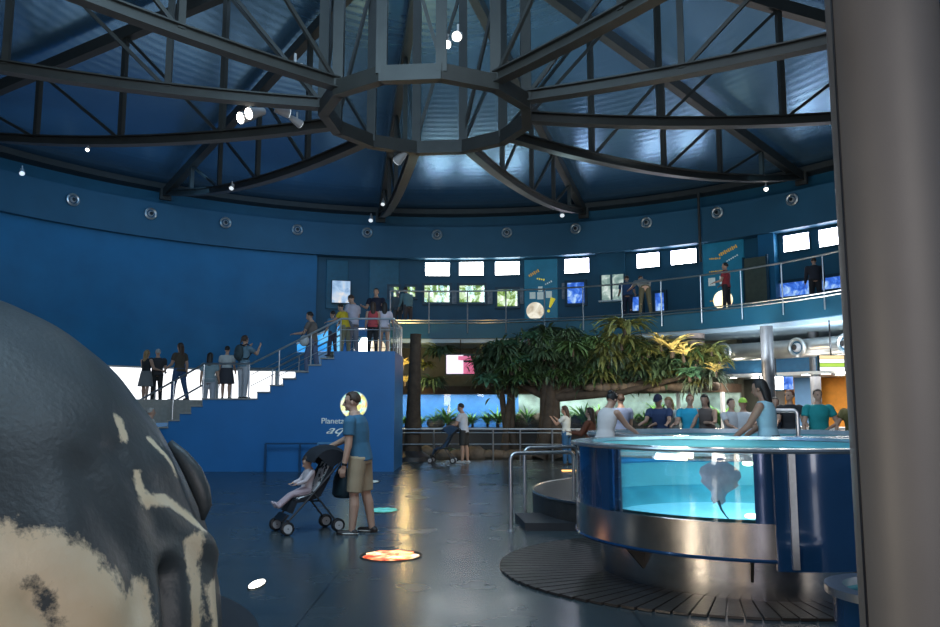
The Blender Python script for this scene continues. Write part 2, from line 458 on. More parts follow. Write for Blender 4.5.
spotlight(400, 158, 7.45, 'white spotlight hanging just under the far side of the ring', False, 1.0, (-.5, .4, -.4))
spotlight(88, 149, 8.0, 'small lit spotlight under the left truss, nearest the left wall', True, .4, (0, -.7, -.7))
spotlight(232, 187, 7.75, 'small faint spotlight under the long bowed left chord', False, .6, (0, -.7, -.7))
spotlight(383, 203, 8.2, 'small white spotlight part way down the truss behind the ring', False, .6, (0, -.6, -.7))
spotlight(371, 219, 9.0, 'small white spotlight where the truss behind the ring meets the wall', False, .8, (0, -.6, -.7))
spotlight(562, 214, 9.0, 'small white spotlight at the wall end of the truss right of the ring', False, .8, (0, -.6, -.7))
spotlight(766, 188, 8.9, 'pale round spotlight at the wall end of the right truss', True, .6, (-.2, -.6, -.7))
spotlight(22, 172, 8.6, 'tiny pale spotlight high on the left wall edge', False, .7, (.4, -.6, -.7))

# round air nozzles along the frieze
def nozzle(p, th, s, label, group, warm=False):
    t = thing('air_nozzle', label, 'air vent', p, group, rz=-R(th))
    b = MB(); b.tube([V((math.cos(a) * .19 * s, -.08, math.sin(a) * .19 * s)) for a in [2 * math.pi * i / 20 for i in range(21)]], .045 * s, 6); b.build('outer_ring', M['duct'], t, world=False)
    b = MB(); b.cone((0, .02, 0), (0, -.07, 0), .17 * s, .15 * s, 18); b.build('backing_disc', M['frieze'], t, world=False)
    b = MB(); b.ell((0, -.08, 0), (.11 * s, .1 * s, .11 * s), 14, 8); b.build('nozzle_ball', M['lampbody'] if not warm else M['duct'], t, world=False)
    b = MB(); b.cone((0, -.17 * s, 0), (0, -.195 * s, 0), .07 * s, .055 * s, 14); b.build('opening', M['black'], t, world=False)
for px, py in ((72, 200), (150, 214), (225, 223), (297, 230), (367, 233), (437, 235), (507, 233), (576, 229), (647, 223), (718, 213), (793, 200)):
    p = cyl(px, py, 15.95); nozzle(p, theta(p), 0.95, 'round silver air nozzle on the blue frieze below the roof', 'air nozzles on the frieze', px == 718)
# thin pipe hanging at the right
p = cyl(699, 215, 15.6)
b = MB(); b.cone((p.x, p.y, 9.5), (p.x, p.y, 6.9), .05, .05, 8); tag(b.build('hanging_pipe', M['steel_dark']), 'thin dark pipe hanging down the gallery wall beside the nozzle', 'pipe')

# ------------------------------------------------------------------ gallery railing
def railing(name, label, pts, floorz, top, mids, postr=.022, railr=.028, drop=0.0, group=None, m=None, post_every=1):
    m = m or M['chrome']
    t = thing(name, label, 'railing', V((pts[0].x, pts[0].y, floorz)), group)
    def at(h): return [V((p.x, p.y, floorz + h)) for p in pts]
    b = MB(); b.tube(at(top), railr, 8); b.build('top_rail', m, t)
    for h in mids:
        b = MB(); b.tube(at(h), railr * .8, 6); b.build('mid_rail', m, t)
    for p in pts[::post_every]:
        b = MB(); b.cone((p.x, p.y, floorz - drop), (p.x, p.y, floorz + top), postr, postr, 8); b.build('post', m, t)
    return t
th0 = theta(cyl(429, 300, 11.34))
th_step = theta(cyl(467.5, 300, 11.34)) - th0
pts = [pol(th0 - th_step + th_step * k, 11.33, 0) for k in range(18)]
railing('gallery_railing', 'thin steel railing along the curved edge of the upper gallery', pts, MZ, 1.05, [0.03, -0.06], drop=.42)

# ------------------------------------------------------------------ gallery wall exhibits
M['scr_white'] = picture_mat('glowing_white_screen', [(0.3, (0.45, 0.85, 1.0)), (0.5, (1, 1, 1)), (0.8, (0.85, 0.95, 1))], 13, 1.6)
M['scr_violet'] = picture_mat('glowing_violet_screen', [(0.3, (0.5, 0.5, 1.0)), (0.5, (0.95, 0.93, 1)), (0.8, (1, 1, 1))], 14, 1.4)
M['tank_green'] = picture_mat('planted_tank_green', [(0.32, (0.03, 0.07, 0.01)), (0.45, (0.20, 0.30, 0.05)), (0.53, (0.5, 0.6, 0.32)), (0.66, (1, 1, 0.85))], 1.5, 3.5, 6, 1.0)
M['tank_blue'] = picture_mat('tank_blue', [(0.3, (0.01, 0.04, 0.3)), (0.5, (0.06, 0.2, 0.8)), (0.65, (0.5, 0.7, 1))], 1.1, 3, 5, 1.0)
M['tank_pale'] = picture_mat('tank_pale', [(0.3, (0.1, 0.2, 0.2)), (0.5, (0.4, 0.55, 0.5)), (0.65, (0.9, 1, .95))], .8, 3, 5, 1.0)
M['frame_dark'] = mat('dark_frame', (0.006, 0.045, 0.08), 0.4)
def wall_item(px, py, w, h, r=16.42, depth=.12):
    p = cyl(px, py, r); D = math.hypot(p.x, p.y); th = theta(p)
    depth_opt = (p - V((0, 0, CAMZ))).dot(V((0, math.cos(PITCH), math.sin(PITCH))))
    view = math.atan2(p.x, p.y) - R(th)        # obliqueness
    W = w * depth_opt / F / max(.6, math.cos(view)) * math.cos(math.atan2(p.x, p.y)) ; H = h * depth_opt / F
    return p, th, W, H
def screen(name, px, py, w, h, m, label, cat, group=None, r=16.42, legs=False):
    p, th, W, H = wall_item(px, py, w, h, r)
    t = thing(name, label, cat, p, group, rz=-R(th))
    b = MB(); b.box((0, 0, 0), (W + .05, .12, H + .05), bev=.01); b.build('casing', M['frame_dark'], t, world=False)
    b = MB(); b.box((0, -.065, 0), (W, .02, H)); b.build('lit_face', m, t, world=False, smooth=False)
    return t
for px, py, w, h, kind in ((437.5, 269.5, 24, 13, 0), (471.5, 269, 24, 13, 0), (507.5, 268.5, 24, 13, 0), (577, 266, 24, 14, 1), (648.5, 260.5, 22, 14, 1), (684, 257, 25, 14, 1), (797, 242.5, 25, 16, 1), (832, 237, 24, 17, 1)):
    screen('wall_screen', px, py, w, h, M['scr_violet'] if kind else M['scr_white'], 'glowing white rectangular screen high on the gallery wall', 'screen', 'white screens over the gallery')
def aquarium(px, py, w, h, m, label, group=None):
    p, th, W, H = wall_item(px, py, w, h)
    t = thing('wall_aquarium', label, 'aquarium', p, group, rz=-R(th))
    b = MB()
    b.box((0, 0, -H / 2 - .05), (W + .2, .2, .1)); b.box((0, 0, H / 2 + .05), (W + .2, .2, .1))
    for s in (-1, 1): b.box((s * (W / 2 + .05), 0, 0), (.1, .2, H))
    b.build('surround', M['frame_dark'], t, world=False, smooth=False)
    b = MB(); b.box((0, .02, 0), (W, .03, H)); b.build('lit_backdrop', m, t, world=False, smooth=False)
    b = MB(); b.box((0, -.07, 0), (W, .012, H)); b.build('pane', M['glass'], t, world=False, smooth=False)
    return t, W, H
G = 'small planted aquariums in the gallery wall'
aquarium(437, 294, 25, 17, M['tank_green'], 'small bright planted aquarium, leftmost under the white screens')
aquarium(472, 294, 25, 17, M['tank_green'], 'small bright planted aquarium with red plants under the second white screen')
aquarium(507.5, 298, 20, 17, M['tank_green'], 'small square planted aquarium left of the planet poster')
aquarium(576, 293, 17, 21, M['tank_blue'], 'narrow blue-green aquarium right of the planet poster')
aquarium(394, 292, 9, 10, M['tank_green'], 'tiny green aquarium left of the two visitors at the gallery corner')
aquarium(411, 292, 8, 10, M['tank_green'], 'tiny green aquarium right of the visitors at the gallery corner')
aquarium(795, 289, 30, 14, M['tank_blue'], 'blue aquarium low on the gallery wall right of the olive board')
aquarium(833, 283, 22, 12, M['tank_blue'], 'blue aquarium nearest the grey column on the gallery wall')
aquarium(637, 304, 9, 14, M['tank_blue'], 'blue aquarium left of the bending visitor')
aquarium(660, 302, 9, 18, M['tank_blue'], 'blue aquarium right of the bending visitor')
M['label_pl'] = mat('pale_info_label', (0.25, 0.27, 0.30), 0.5, var=.4, scale=8)
for px, py, w, h in ((454, 297, 5, 14), (490, 297, 5, 14), (521, 296, 5, 16), (564, 291, 4, 16)):
    p, th, W, H = wall_item(px, py, w, h)
    b = MB(); b.box((0, 0, 0), (W, .06, H)); o = b.build('info_label', M['label_pl'], smooth=False); o.location = p; o.rotation_euler = (0, 0, -R(th))
    tag(o, 'narrow grey information label beside a small gallery aquarium', 'label', 'labels beside the aquariums')

# posters
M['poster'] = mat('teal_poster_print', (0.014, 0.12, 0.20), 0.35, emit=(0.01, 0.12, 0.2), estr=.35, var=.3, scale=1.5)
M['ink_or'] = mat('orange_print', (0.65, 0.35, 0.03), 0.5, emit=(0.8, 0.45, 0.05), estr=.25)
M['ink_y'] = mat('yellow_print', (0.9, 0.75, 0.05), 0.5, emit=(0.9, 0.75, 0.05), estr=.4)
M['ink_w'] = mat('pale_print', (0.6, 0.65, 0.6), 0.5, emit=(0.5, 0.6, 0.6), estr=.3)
M['moon'] = picture_mat('backlit_planet_print', [(0.3, (0.5, 0.42, 0.3)), (0.5, (0.85, 0.8, 0.65)), (0.7, (1, 0.97, 0.88))], 1.0, 3, 6)
M['moon_b'] = picture_mat('bright_backlit_planet_print', [(0.3, (0.9, 0.65, 0.35)), (0.5, (1, 0.9, 0.6)), (0.7, (1, 0.97, 0.8))], 1.9, 2, 6)
def poster(px, py, w, h, label, marks, discs, sq):
    p, th, W, H = wall_item(px, py, w, h)
    t = thing('exhibit_poster', label, 'poster', p, None, rz=-R(th))
    b = MB(); b.box((0, 0, 0), (W, .1, H), bev=.01); b.build('poster_board', M['poster'], t, world=False)
    for (x, z, ww, hh, ang, mk) in marks:
        b = MB(); n = max(3, int(ww / .075)); rot = Matrix.Rotation(R(-ang), 3, 'Y')
        for i in range(n):
            u = (i + .5) / n - .5
            b.box(V((x, -.055, z)) + rot @ V((u * ww, 0, 0)), (ww / n * .6, .012, hh * (.62, 1, .7, .85)[(i * 7) % 4]), rot)
        b.build('printed_line', M[mk], t, world=False, smooth=False)
    for (x, z, s) in sq:
        b = MB(); b.box((x, -.055, z), (s, .012, s * 1.15)); b.build('printed_picture', M['ink_w'], t, world=False, smooth=False)
    for (x, z, r, mk) in discs:
        b = MB(); b.cone((x, -.05, z), (x, -.075, z), r, r, 32); b.build('planet_picture', M[mk], t, world=False)
    return t, W, H
t, W, H = poster(541, 292, 33, 66, 'tall teal poster with a pale cratered planet and a yellow exclamation mark',
    [(-.28, .78, .5, .15, 28, 'ink_or'), (0, .52, .35, .08, -12, 'ink_y'), (.32, .36, .34, .07, 25, 'ink_w')], [(-.24, -.78, .36, 'moon')], [(-.34, -.14, .24), (-.02, -.16, .26), (.33, -.12, .24), (-.02, .12, .18)])
b = MB(); b.cone((.5, -.06, -.28), (.36, -.07, -.66), .11, .035, 10); b.ell((.31, -.07, -.80), (.06, .03, .06), 10, 6); b.build('exclamation_mark', M['ink_y'], t, world=False)
poster(724, 276, 41, 72, 'tall teal poster with orange lettering and a glowing planet behind the red-clad visitor',
    [(.2, .92, .75, .15, 22, 'ink_or'), (-.3, .68, .45, .07, -3, 'ink_or'), (.35, .62, .5, .06, 25, 'ink_w'), (-.2, .2, .7, .06, 0, 'ink_or'), (-.45, -.9, .22, .07, 0, 'ink_or')], [(-.05, -.9, .36, 'moon_b')], [(-.45, -.18, .26), (-.02, -.14, .26)])
p, th, W, H = wall_item(756, 283, 22, 52, 15.9)
t = thing('notice_board', 'blank olive-grey board standing on the gallery beside the glowing planet poster', 'board', p, None, rz=-R(th))
b = MB(); b.box((0, 0, 0), (W, .06, H), bev=.01); b.build('board', mat('olive_board', (0.09, 0.10, 0.07), .6), t, world=False)
for s_ in (-1, 1):
    b = MB(); b.box((s_ * (W / 2 + .03), 0, 0), (.06, .1, H + .1)); b.build('side_frame', M['frame_dark'], t, world=False, smooth=False)
# glazed display niche and glowing tubes
p, th, W, H = wall_item(613, 288, 24, 27, 16.15)
t = thing('display_niche', 'grey lit display niche with pale shelf edge left of the blue-shirted visitor', 'display case', p, None, rz=-R(th))
b = MB(); b.box((0, .02, 0), (W, .06, H)); b.build('back_panel', M['tank_pale'], t, world=False, smooth=False)
b = MB(); b.box((0, -.1, -H / 2), (W + .1, .3, .06)); b.build('shelf', M['white'], t, world=False, smooth=False)
for s in (-1, -.1, 1):
    b = MB(); b.box((s * W / 2, -.04, 0), (.07, .12, H)); b.build('mullion', M['frame_dark'], t, world=False, smooth=False)
M['tube_blue'] = mat('blue_glow_tube', (0.3, 0.6, 1), .3, emit=(0.12, 0.45, 1.0), estr=1.3)
for px, py, h in ((600, 266, 16), (622, 266, 14), (768, 247, 24)):
    p = cyl(px, py, 16.35); H = h * 30 / F
    t = thing('tube_light', 'slim vertical blue tube light on the gallery wall', 'light', p, 'vertical blue tube lights')
    b = MB(); b.cone((0, 0, -H / 2), (0, 0, H / 2), .035, .035, 8); b.build('glowing_tube', M['tube_blue'], t, world=False)
    b = MB(); b.cone((0, 0, H / 2), (0, 0, H / 2 + .07), .05, .05, 8); b.cone((0, 0, -H / 2 - .07), (0, 0, -H / 2), .05, .05, 8); b.build('end_cap', M['chrome'], t, world=False)
p, th, W, H = wall_item(771, 278, 4, 20)
b = MB(); b.box((0, 0, 0), (W, .06, H)); o = b.build('wall_strip', mat('green_strip_print', (.3, .5, .1), .5, emit=(.3, .5, .1), estr=.2), smooth=False); o.location = p; o.rotation_euler = (0, 0, -R(th))
tag(o, 'narrow green printed strip on the blue pier right of the olive board', 'sign')
b = MB(); b.arc(C0, 16.1, 16.45, MZ, 7.7, theta(cyl(761, 260, 16.3)), theta(cyl(777, 260, 16.3)), 6); struct(b.build('wall_pier', M['wall_blue']))
b = MB(); b.arc(C0, 16.25, 16.45, MZ, 7.7, theta(cyl(597, 260, 16.3)), theta(cyl(625, 260, 16.3)), 6); struct(b.build('wall_pier_center', M['wall_teal']))
# exhibits at the head of the stairs
M['poster_lit'] = picture_mat('lit_exhibit_print', [(0.3, (0.2, 0.35, 0.6)), (0.5, (0.45, 0.65, 0.9)), (0.7, (1, 0.9, 0.8))], .9, 2.2, 3)
screen('lit_exhibit', 341, 292, 18, 22, M['poster_lit'], 'lit exhibit panel behind the visitors at the head of the stairs', 'display', r=16.3)
for px, w, nm in ((337, 22, 'wide dark teal wall panel at the head of the stairs'), (384, 30, 'dark teal wall panel above the dark-shirted visitor')):
    p, th, W, H = wall_item(px, 282, w, 50, 16.47)
    b = MB(); b.box((0, 0, 0), (W, .1, H), bev=.02); o = b.build('wall_panel', mat('teal_wall_panel', (0.01, 0.12, 0.19), .4)); o.location = p + V((0, 0, -.1)); o.rotation_euler = (0, 0, -R(th)); tag(o, nm, 'panel')

# ------------------------------------------------------------------ stairs block with landing
SY0, SY1 = 20.0, 22.5
LZ, GZ = 2.98, 1.79
t = thing('staircase', 'blue block staircase with grey treads climbing right to a landing', 'staircase', (-1.9, SY0, 0))
prof = [(-1.9, 0), (-1.9, LZ), (-3.45, LZ)]
x, z = -3.45, LZ; rise = (LZ - GZ) / 7; tread = (5.67 - 3.45) / 7
steps = []
for i in range(7):
    z -= rise; prof.append((x, z)); steps.append((x - tread, x, z)); x -= tread; prof.append((x, z))
steps.pop(); prof.pop()
steps.append((-6.73, steps[-1][0] if steps else x, GZ)); x = -6.73; prof.append((x, GZ)); z = GZ
rise2 = GZ / 10.
for i in range(10):
    z -= rise2; prof.append((x, max(z, 0)))
    if z > 0.01: steps.append((x - .28, x, z)); x -= .28; prof.append((x, z))
b = MB(); b.prism([V((px_, SY0, pz)) for px_, pz in prof], (0, SY1 - SY0, 0)); b.build('block', M['block'], t, smooth=False)
def zstair(X):
    for a, c, zz in steps:
        if a <= X <= c: return zz
    return LZ if X > -3.45 else 0
for a, c, zz in steps:
    b = MB(); b.box(((a + c) / 2, (SY0 + SY1) / 2 - .01, zz + .012), (c - a + .03, SY1 - SY0 + .06, .03))
    b.box((c - .004, (SY0 + SY1) / 2, zz + .09), (.012, SY1 - SY0, .15))
    b.build('step', M['tread'], t, smooth=False)
b = MB(); b.box(((-1.9 - 3.45) / 2, (SY0 + SY1) / 2, LZ + .012), (1.55, SY1 - SY0, .025)); b.build('landing_floor', M['block'], t, smooth=False)
# upper flight to the gallery
nst = 9; ydep = (26.85 - SY1) / nst
b = MB(); pr = [V((-3.9, SY1, 0))]; z = LZ; y = SY1; up_steps = []
pr.append(V((-3.9, SY1, LZ)))
for i in range(nst):
    z += (MZ - LZ) / nst; pr.append(V((-3.9, y, z))); y += ydep; pr.append(V((-3.9, y, z))); up_steps.append((y - ydep, y, z))
pr.append(V((-3.9, y, 0)))
b.prism(pr, (1.2, 0, 0)); b.build('upper_flight', M['block'], t, smooth=False)
def zup(Y):
    for a, c, zz in up_steps:
        if a <= Y <= c: return zz
    return LZ
# rails of the stairs
def stair_rail(Y, label):
    t = thing('stair_railing', label, 'railing', (-1.95, Y, LZ))
    path = [V((-1.95, Y, LZ + .86)), V((-3.30, Y, LZ + .86)), V((-5.55, Y, GZ + .90)), V((-6.75, Y, GZ + .90)), V((-8.55, Y, .75 + .9))]
    b = MB(); b.tube(path, .026, 8); b.build('handrail', M['chrome'], t)
    for dz in (.28, .56):
        b = MB(); b.tube([p - V((0, 0, dz)) for p in path[:3]], .010, 6); b.build('mid_rail', M['chrome'], t)
    for px_ in (-1.95, -2.3, -3.30, -4.05, -4.85, -5.6, -6.75, -7.5, -8.3):
        zz = zstair(px_ - .01)
        top = None
        for q in range(len(path) - 1):
            if path[q + 1].x - 1e-4 <= px_ <= path[q].x + 1e-4:
                u = (px_ - path[q].x) / (path[q + 1].x - path[q].x); top = path[q].z + (path[q + 1].z - path[q].z) * u
        b = MB(); b.cone((px_, Y, zz), (px_, Y, top), .02, .02, 8); b.build('post', M['chrome'], t)
stair_rail(SY0 + .08, 'chrome stair railing along the near edge of the blue staircase')
stair_rail(SY1 - .08, 'chrome stair railing along the far edge of the blue staircase')
t = thing('landing_railing', 'short chrome rail across the open right end of the stair landing', 'railing', (-1.95, SY0 + .1, LZ))
b = MB(); b.cone((-1.95, SY0 + .1, LZ + .86), (-1.95, SY1 - .1, LZ + .86), .026, .026, 8); b.build('handrail', M['chrome'], t)
for yy in (20.7, 21.3, 21.9):
    b = MB(); b.cone((-1.95, yy, LZ), (-1.95, yy, LZ + .86), .016, .016, 8); b.build('post', M['chrome'], t)
# glowing blue balustrade panel behind the stairs
M['blue_glow'] = picture_mat('backlit_blue_panel', [(0.3, (0.01, 0.15, 0.6)), (0.5, (0.05, 0.4, 0.95)), (0.7, (0.3, 0.75, 1))], 1.1, 1.2, 3)
q = [at_y(297, 352, 22.62), at_y(342, 351, 22.62), at_y(342, 324, 22.62), at_y(297, 344, 22.62)]
t = thing('blue_light_panel', 'glowing blue sloped panel behind the stair rail next to the visitor on the steps', 'light panel', q[0])
b = MB(); b.prism(q, (0, .05, 0)); b.build('lit_face', M['blue_glow'], t, smooth=False)
b = MB(); b.bar(q[3], q[2], .07, .05); b.build('top_edge', M['chrome'], t, smooth=False)
p = at_y(362, 340, 22.75)
t = thing('display_case', 'small upright display case glowing pale blue on the stair landing', 'display case', V((p.x, p.y, LZ)))
b = MB(); b.prism([(p.x - .2, p.y, LZ + .03), (p.x + .12, p.y, LZ + .03), (p.x + .22, p.y, LZ + .5), (p.x + .16, p.y, LZ + .62), (p.x + .0, p.y, LZ + .62), (p.x - .1, p.y, LZ + .45)], (0, .06, 0)); b.build('lit_face', M['scr_white'], t, smooth=False)
b = MB(); b.box((p.x, p.y + .1, LZ + .33), (.6, .08, .66)); b.build('case_back', M['frame_dark'], t, smooth=False)
p = at_y(377, 343, 22.9)
t = thing('globe_lamp', 'warm round globe lamp glowing low on the landing behind the girl in white', 'lamp', V((p.x, p.y, LZ)))
b = MB(); b.ell((p.x, p.y, LZ + .33), (.25, .22, .25), 18, 12); b.build('globe', mat('warm_globe', (.9, .8, .6), .4, emit=(1, .8, .5), estr=.8), t)
b = MB(); b.cone((p.x, p.y, LZ), (p.x, p.y, LZ + .1), .16, .12, 14); b.build('base', M['black'], t)

# round colourful emblem and lettering on the block
t = thing('wall_emblem', 'round backlit multicoloured globe emblem on the blue block wall behind the man', 'sign', at_y(351, 404, SY0))
cpt = at_y(354, 405, SY0 - .0)
M['emblem'] = picture_mat('globe_emblem_print', [(0.28, (0.0, 0.55, 0.35)), (0.42, (0.35, 0.9, 0.75)), (0.5, (0.95, 1, 0.85)), (0.58, (0.85, 0.95, 0.3)), (0.7, (0.9, 0.5, 0.25))], 1.1, 3.5, 3, 1.5)
b = MB(); b.cone(cpt + V((0, -.001, 0)), cpt + V((0, -.05, 0)), .33, .33, 40); b.build('lit_disc', M['emblem'], t)
b = MB(); b.tube([cpt + V((math.cos(a) * .335, -.03, math.sin(a) * .335)) for a in [2 * math.pi * i / 40 for i in range(41)]], .015, 6); b.build('rim', M['white'], t)
def text(s, loc, size, m, name='lettering', parent=None, rz=0, shear=0, ext=.008):
    cu = bpy.data.curves.new(name, 'FONT'); cu.body = s; cu.size = size; cu.extrude = ext; cu.shear = shear
    o = bpy.data.objects.new(name, cu); COL.objects.link(o)
    bpy.context.view_layer.update()
    dg = bpy.context.evaluated_depsgraph_get()
    me = bpy.data.meshes.new_from_object(o.evaluated_get(dg)); bpy.data.objects.remove(o)
    me.materials.clear(); me.materials.append(m)
    o = bpy.data.objects.new(name, me); COL.objects.link(o)
    o.rotation_euler = (R(90), 0, rz); o.location = loc
    return o
o = text('Planeta', at_y(321, 423.5, SY0 - .02), .20, M['ink_w']); tag(o, 'thin pale word Planeta on the blue block wall behind the stroller man', 'lettering')
o = text('aqua', at_y(325, 433.5, SY0 - .02), .36, M['ink_w'], shear=.6); o.scale = (1.25, .8, 1); tag(o, 'pale slanted word aqua below the word Planeta on the block wall', 'lettering')
# barrier frame against the block wall
t = thing('wall_barrier', 'low pale blue rectangular frame against the blue wall behind the stroller', 'barrier', at_y(330, 470, SY0 - .4))
A, B_, Cc = at_y(318, 444, 19.6), at_y(346, 444, 19.6), at_y(264, 444, 19.6)
mb = mat('pale_blue_metal', (.12, .3, .5), .4, .3)
b = MB()
b.bar((A.x, 19.6, 0), (A.x, 19.6, .72), .04, .04); b.bar((B_.x, 19.6, 0), (B_.x, 19.6, .72), .04, .04); b.bar((A.x, 19.6, .72), (B_.x, 19.6, .72), .04, .04); b.build('near_frame', mb, t, smooth=False)
b = MB(); mb2 = mat('dark_blue_metal', (.015, .07, .16), .4, .3)
for X in (Cc.x, Cc.x + .85, Cc.x + 1.3): b.bar((X, 19.75, 0), (X, 19.75, .70), .05, .05)
b.bar((Cc.x, 19.75, .7), (A.x, 19.75, .7), .04, .04); b.build('long_frame', mb2, t, smooth=False)

# ------------------------------------------------------------------ aquarium band under the gallery
AT0, AT1 = theta(cyl(399, 410, 12.5)), theta(cyl(722, 410, 12.5))
AZ0, AZ1 = 0.88, 2.08
t = thing('long_aquarium', 'long curved aquarium window with plants under the gallery', 'aquarium', pol(5, 12.6, 0))
b = MB(); b.arc(C0, 12.5, 13.9, 0, AZ0, AT0, AT1, 30); b.build('base_wall', M['rubber'], t)
b = MB(); b.arc(C0, 12.45, 13.9, AZ1, AZ1 + .28, AT0, AT1, 30); b.build('lintel', mat('brown_lintel', (.11, .07, .045), .7), t)
M['aq_back'] = picture_mat('aquarium_blue_backdrop', [(0.3, (0.02, 0.12, 0.5)), (0.5, (0.08, 0.3, 0.8)), (0.68, (0.3, 0.6, 0.9))], 0.55, .6, 3)
M['aq_back2'] = picture_mat('aquarium_pale_backdrop', [(0.3, (0.10, 0.28, 0.28)), (0.5, (0.35, 0.55, 0.5)), (0.68, (0.75, 0.95, 0.9))], 0.6, .9, 5)
mid = theta(cyl(518, 410, 13.6))
b = MB(); b.arc(C0, 13.75, 13.85, AZ0, AZ1, AT0, mid, 16); b.build('blue_backdrop', mat('aq_blue_paint', (.07, .28, .75), .5), t)
b = MB(); b.arc(C0, 13.75, 13.85, AZ0, AZ1, mid, AT1, 20); b.build('pale_backdrop', mat('aq_pale_paint', (.30, .40, .37), .5, var=.7, scale=1.3), t)
b = MB(); b.arc(C0, 12.56, 12.6, AZ0, AZ1, AT0, AT1, 30); b.build('pane', M['glass'], t)
for th in (AT0, mid, theta(cyl(613, 410, 12.5)), theta(cyl(678, 410, 12.5)), theta(cyl(690, 410, 12.5)), AT1):
    b = MB(); b.arc(C0, 12.48, 12.64, AZ0, AZ1, th - .18, th + .18, 1); b.build('mullion', M['white'] if th > mid + 1 else M['frame_dark'], t)
b = MB(); b.arc(C0, 12.35, 12.62, AZ0 - .07, AZ0 + .0, AT0, AT1, 30); b.build('sill', M['chrome'], t)
for k in range(9):
    th = AT0 + (AT1 - AT0) * (k + .5) / 9
    light('AREA', 'aquarium_lamp', pol(th, 13.1, AZ1 - .03), pol(th, 13.4, AZ0), 20 if k < 4 else 20, (1, 1, .92), 1.0, .3)

# plants
def leaf(b, base, direc, L_, w, droop, seg=3):
    d = V(direc).normalized(); side = d.cross(V((0, 0, 1)))
    side = side.normalized() if side.length > .05 else V((1, 0, 0))
    pts = []; p = V(base); dd = d.copy()
    for i in range(seg + 1):
        u = i / seg; ww = w * (math.sin(math.pi * min(1, u * .85 + .12)) if i < seg else .05)
        n = side.cross(dd).normalized() if dd.length else V((0, 0, 1))
        pts += [p - side * ww / 2 + n * ww * .18, p, p + side * ww / 2 + n * ww * .18]
        p = p + dd * L_ / seg; dd = (dd + V((0, 0, -droop))).normalized()
    o = len(b.v); b.v += pts
    for i in range(seg):
        for j in range(2):
            a = o + i * 3 + j; b.f.append([a, a + 1, a + 4, a + 3]); b.mi.append(b.cur)
LG = {}
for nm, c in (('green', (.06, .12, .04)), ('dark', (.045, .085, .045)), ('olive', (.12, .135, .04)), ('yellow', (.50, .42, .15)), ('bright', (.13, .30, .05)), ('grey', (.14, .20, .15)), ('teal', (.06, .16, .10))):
    LG[nm] = mat('leaf_' + nm, c, .55, var=.45, scale=9)
def rosette(n, L_, w, droop, spread, seed, rise=.2):
    rnd = random.Random(seed); b = MB()
    for i in range(n):
        a = rnd.uniform(0, 2 * math.pi); e = rnd.uniform(rise, 1.0)
        d = V((math.cos(a) * spread, math.sin(a) * spread, e))
        leaf(b, V((rnd.uniform(-.05, .05), rnd.uniform(-.05, .05), rnd.uniform(0, .1))), d, L_ * rnd.uniform(.6, 1.1), w * rnd.uniform(.7, 1.1), droop * rnd.uniform(.5, 1.3), 4)
    return b
protos = {}
def proto(kind):
    if kind in protos: return protos[kind]
    P_ = {'fern': (70, .75, .10, .42, 1.2, 'green', .1), 'darkfern': (90, .8, .13, .5, 1.2, 'dark', -.1), 'palm': (44, 1.0, .16, .55, .9, 'olive', .3),
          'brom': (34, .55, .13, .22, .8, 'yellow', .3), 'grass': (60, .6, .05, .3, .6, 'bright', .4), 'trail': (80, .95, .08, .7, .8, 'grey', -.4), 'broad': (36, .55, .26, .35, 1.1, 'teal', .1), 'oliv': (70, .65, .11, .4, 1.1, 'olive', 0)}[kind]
    bb = rosette(P_[0], P_[1], P_[2], P_[3], P_[4], hash(kind) % 1 + len(kind) * 7, P_[6])
    me = bb.build('leaves', LG[P_[5]], smooth=False); mesh = me.data; bpy.data.objects.remove(me)
    s = MB(); s.tube([(0, 0, -.18), (.02, .01, -.02), (0, .02, .14)], [.05, .045, .03], 8); st = s.build('stem', M['bark']); smesh = st.data; bpy.data.objects.remove(st)
    protos[kind] = (mesh, smesh); return protos[kind]
def plant(kind, p, s, label, group, name=None):
    mesh, smesh = proto(kind)
    t = thing(name or {'fern': 'fern', 'darkfern': 'fern', 'palm': 'small_palm', 'brom': 'bromeliad', 'grass': 'water_plant', 'trail': 'trailing_plant', 'broad': 'broadleaf_plant', 'oliv': 'leafy_plant'}[kind], label, 'plant', p, group, rz=random.uniform(0, 6.28))
    t.scale = (s, s, s * random.uniform(.85, 1.15))
    for nm, mm in (('leaves', mesh), ('stem', smesh)):
        o = bpy.data.objects.new(nm, mm); COL.objects.link(o); o.parent = t
    return t
# plants inside the long aquarium
th = AT0 + 1.2
while th < AT1 - 1:
    r = random.uniform(12.95, 13.2)
    plant('grass', pol(th, r, AZ0 + .1), random.uniform(.8, 1.7), 'bright green water plant growing inside the long aquarium', 'water plants in the long aquarium')
    th += random.uniform(1.6, 3.2)
for th in (mid + 1, mid + 4, mid + 9, mid + 16, mid + 23, theta(cyl(625, 410, 13.2)), theta(cyl(640, 410, 13.2)), AT0 + 6, AT0 + 9.5):
    b = MB(); b.ell((0, 0, 0), (random.uniform(.35, .6), .3, random.uniform(.22, .4)), 14, 9)
    for v in b.v:
        v *= 1 + .3 * noise.noise(v * 4 + V((th, 0, 0)))
    o = b.build('rock', M['rock'], angle=70); o.location = pol(th, 13.2, AZ0 + .15); tag(o, 'brown rock lying inside the long aquarium', 'rock', 'rocks in the long aquarium')

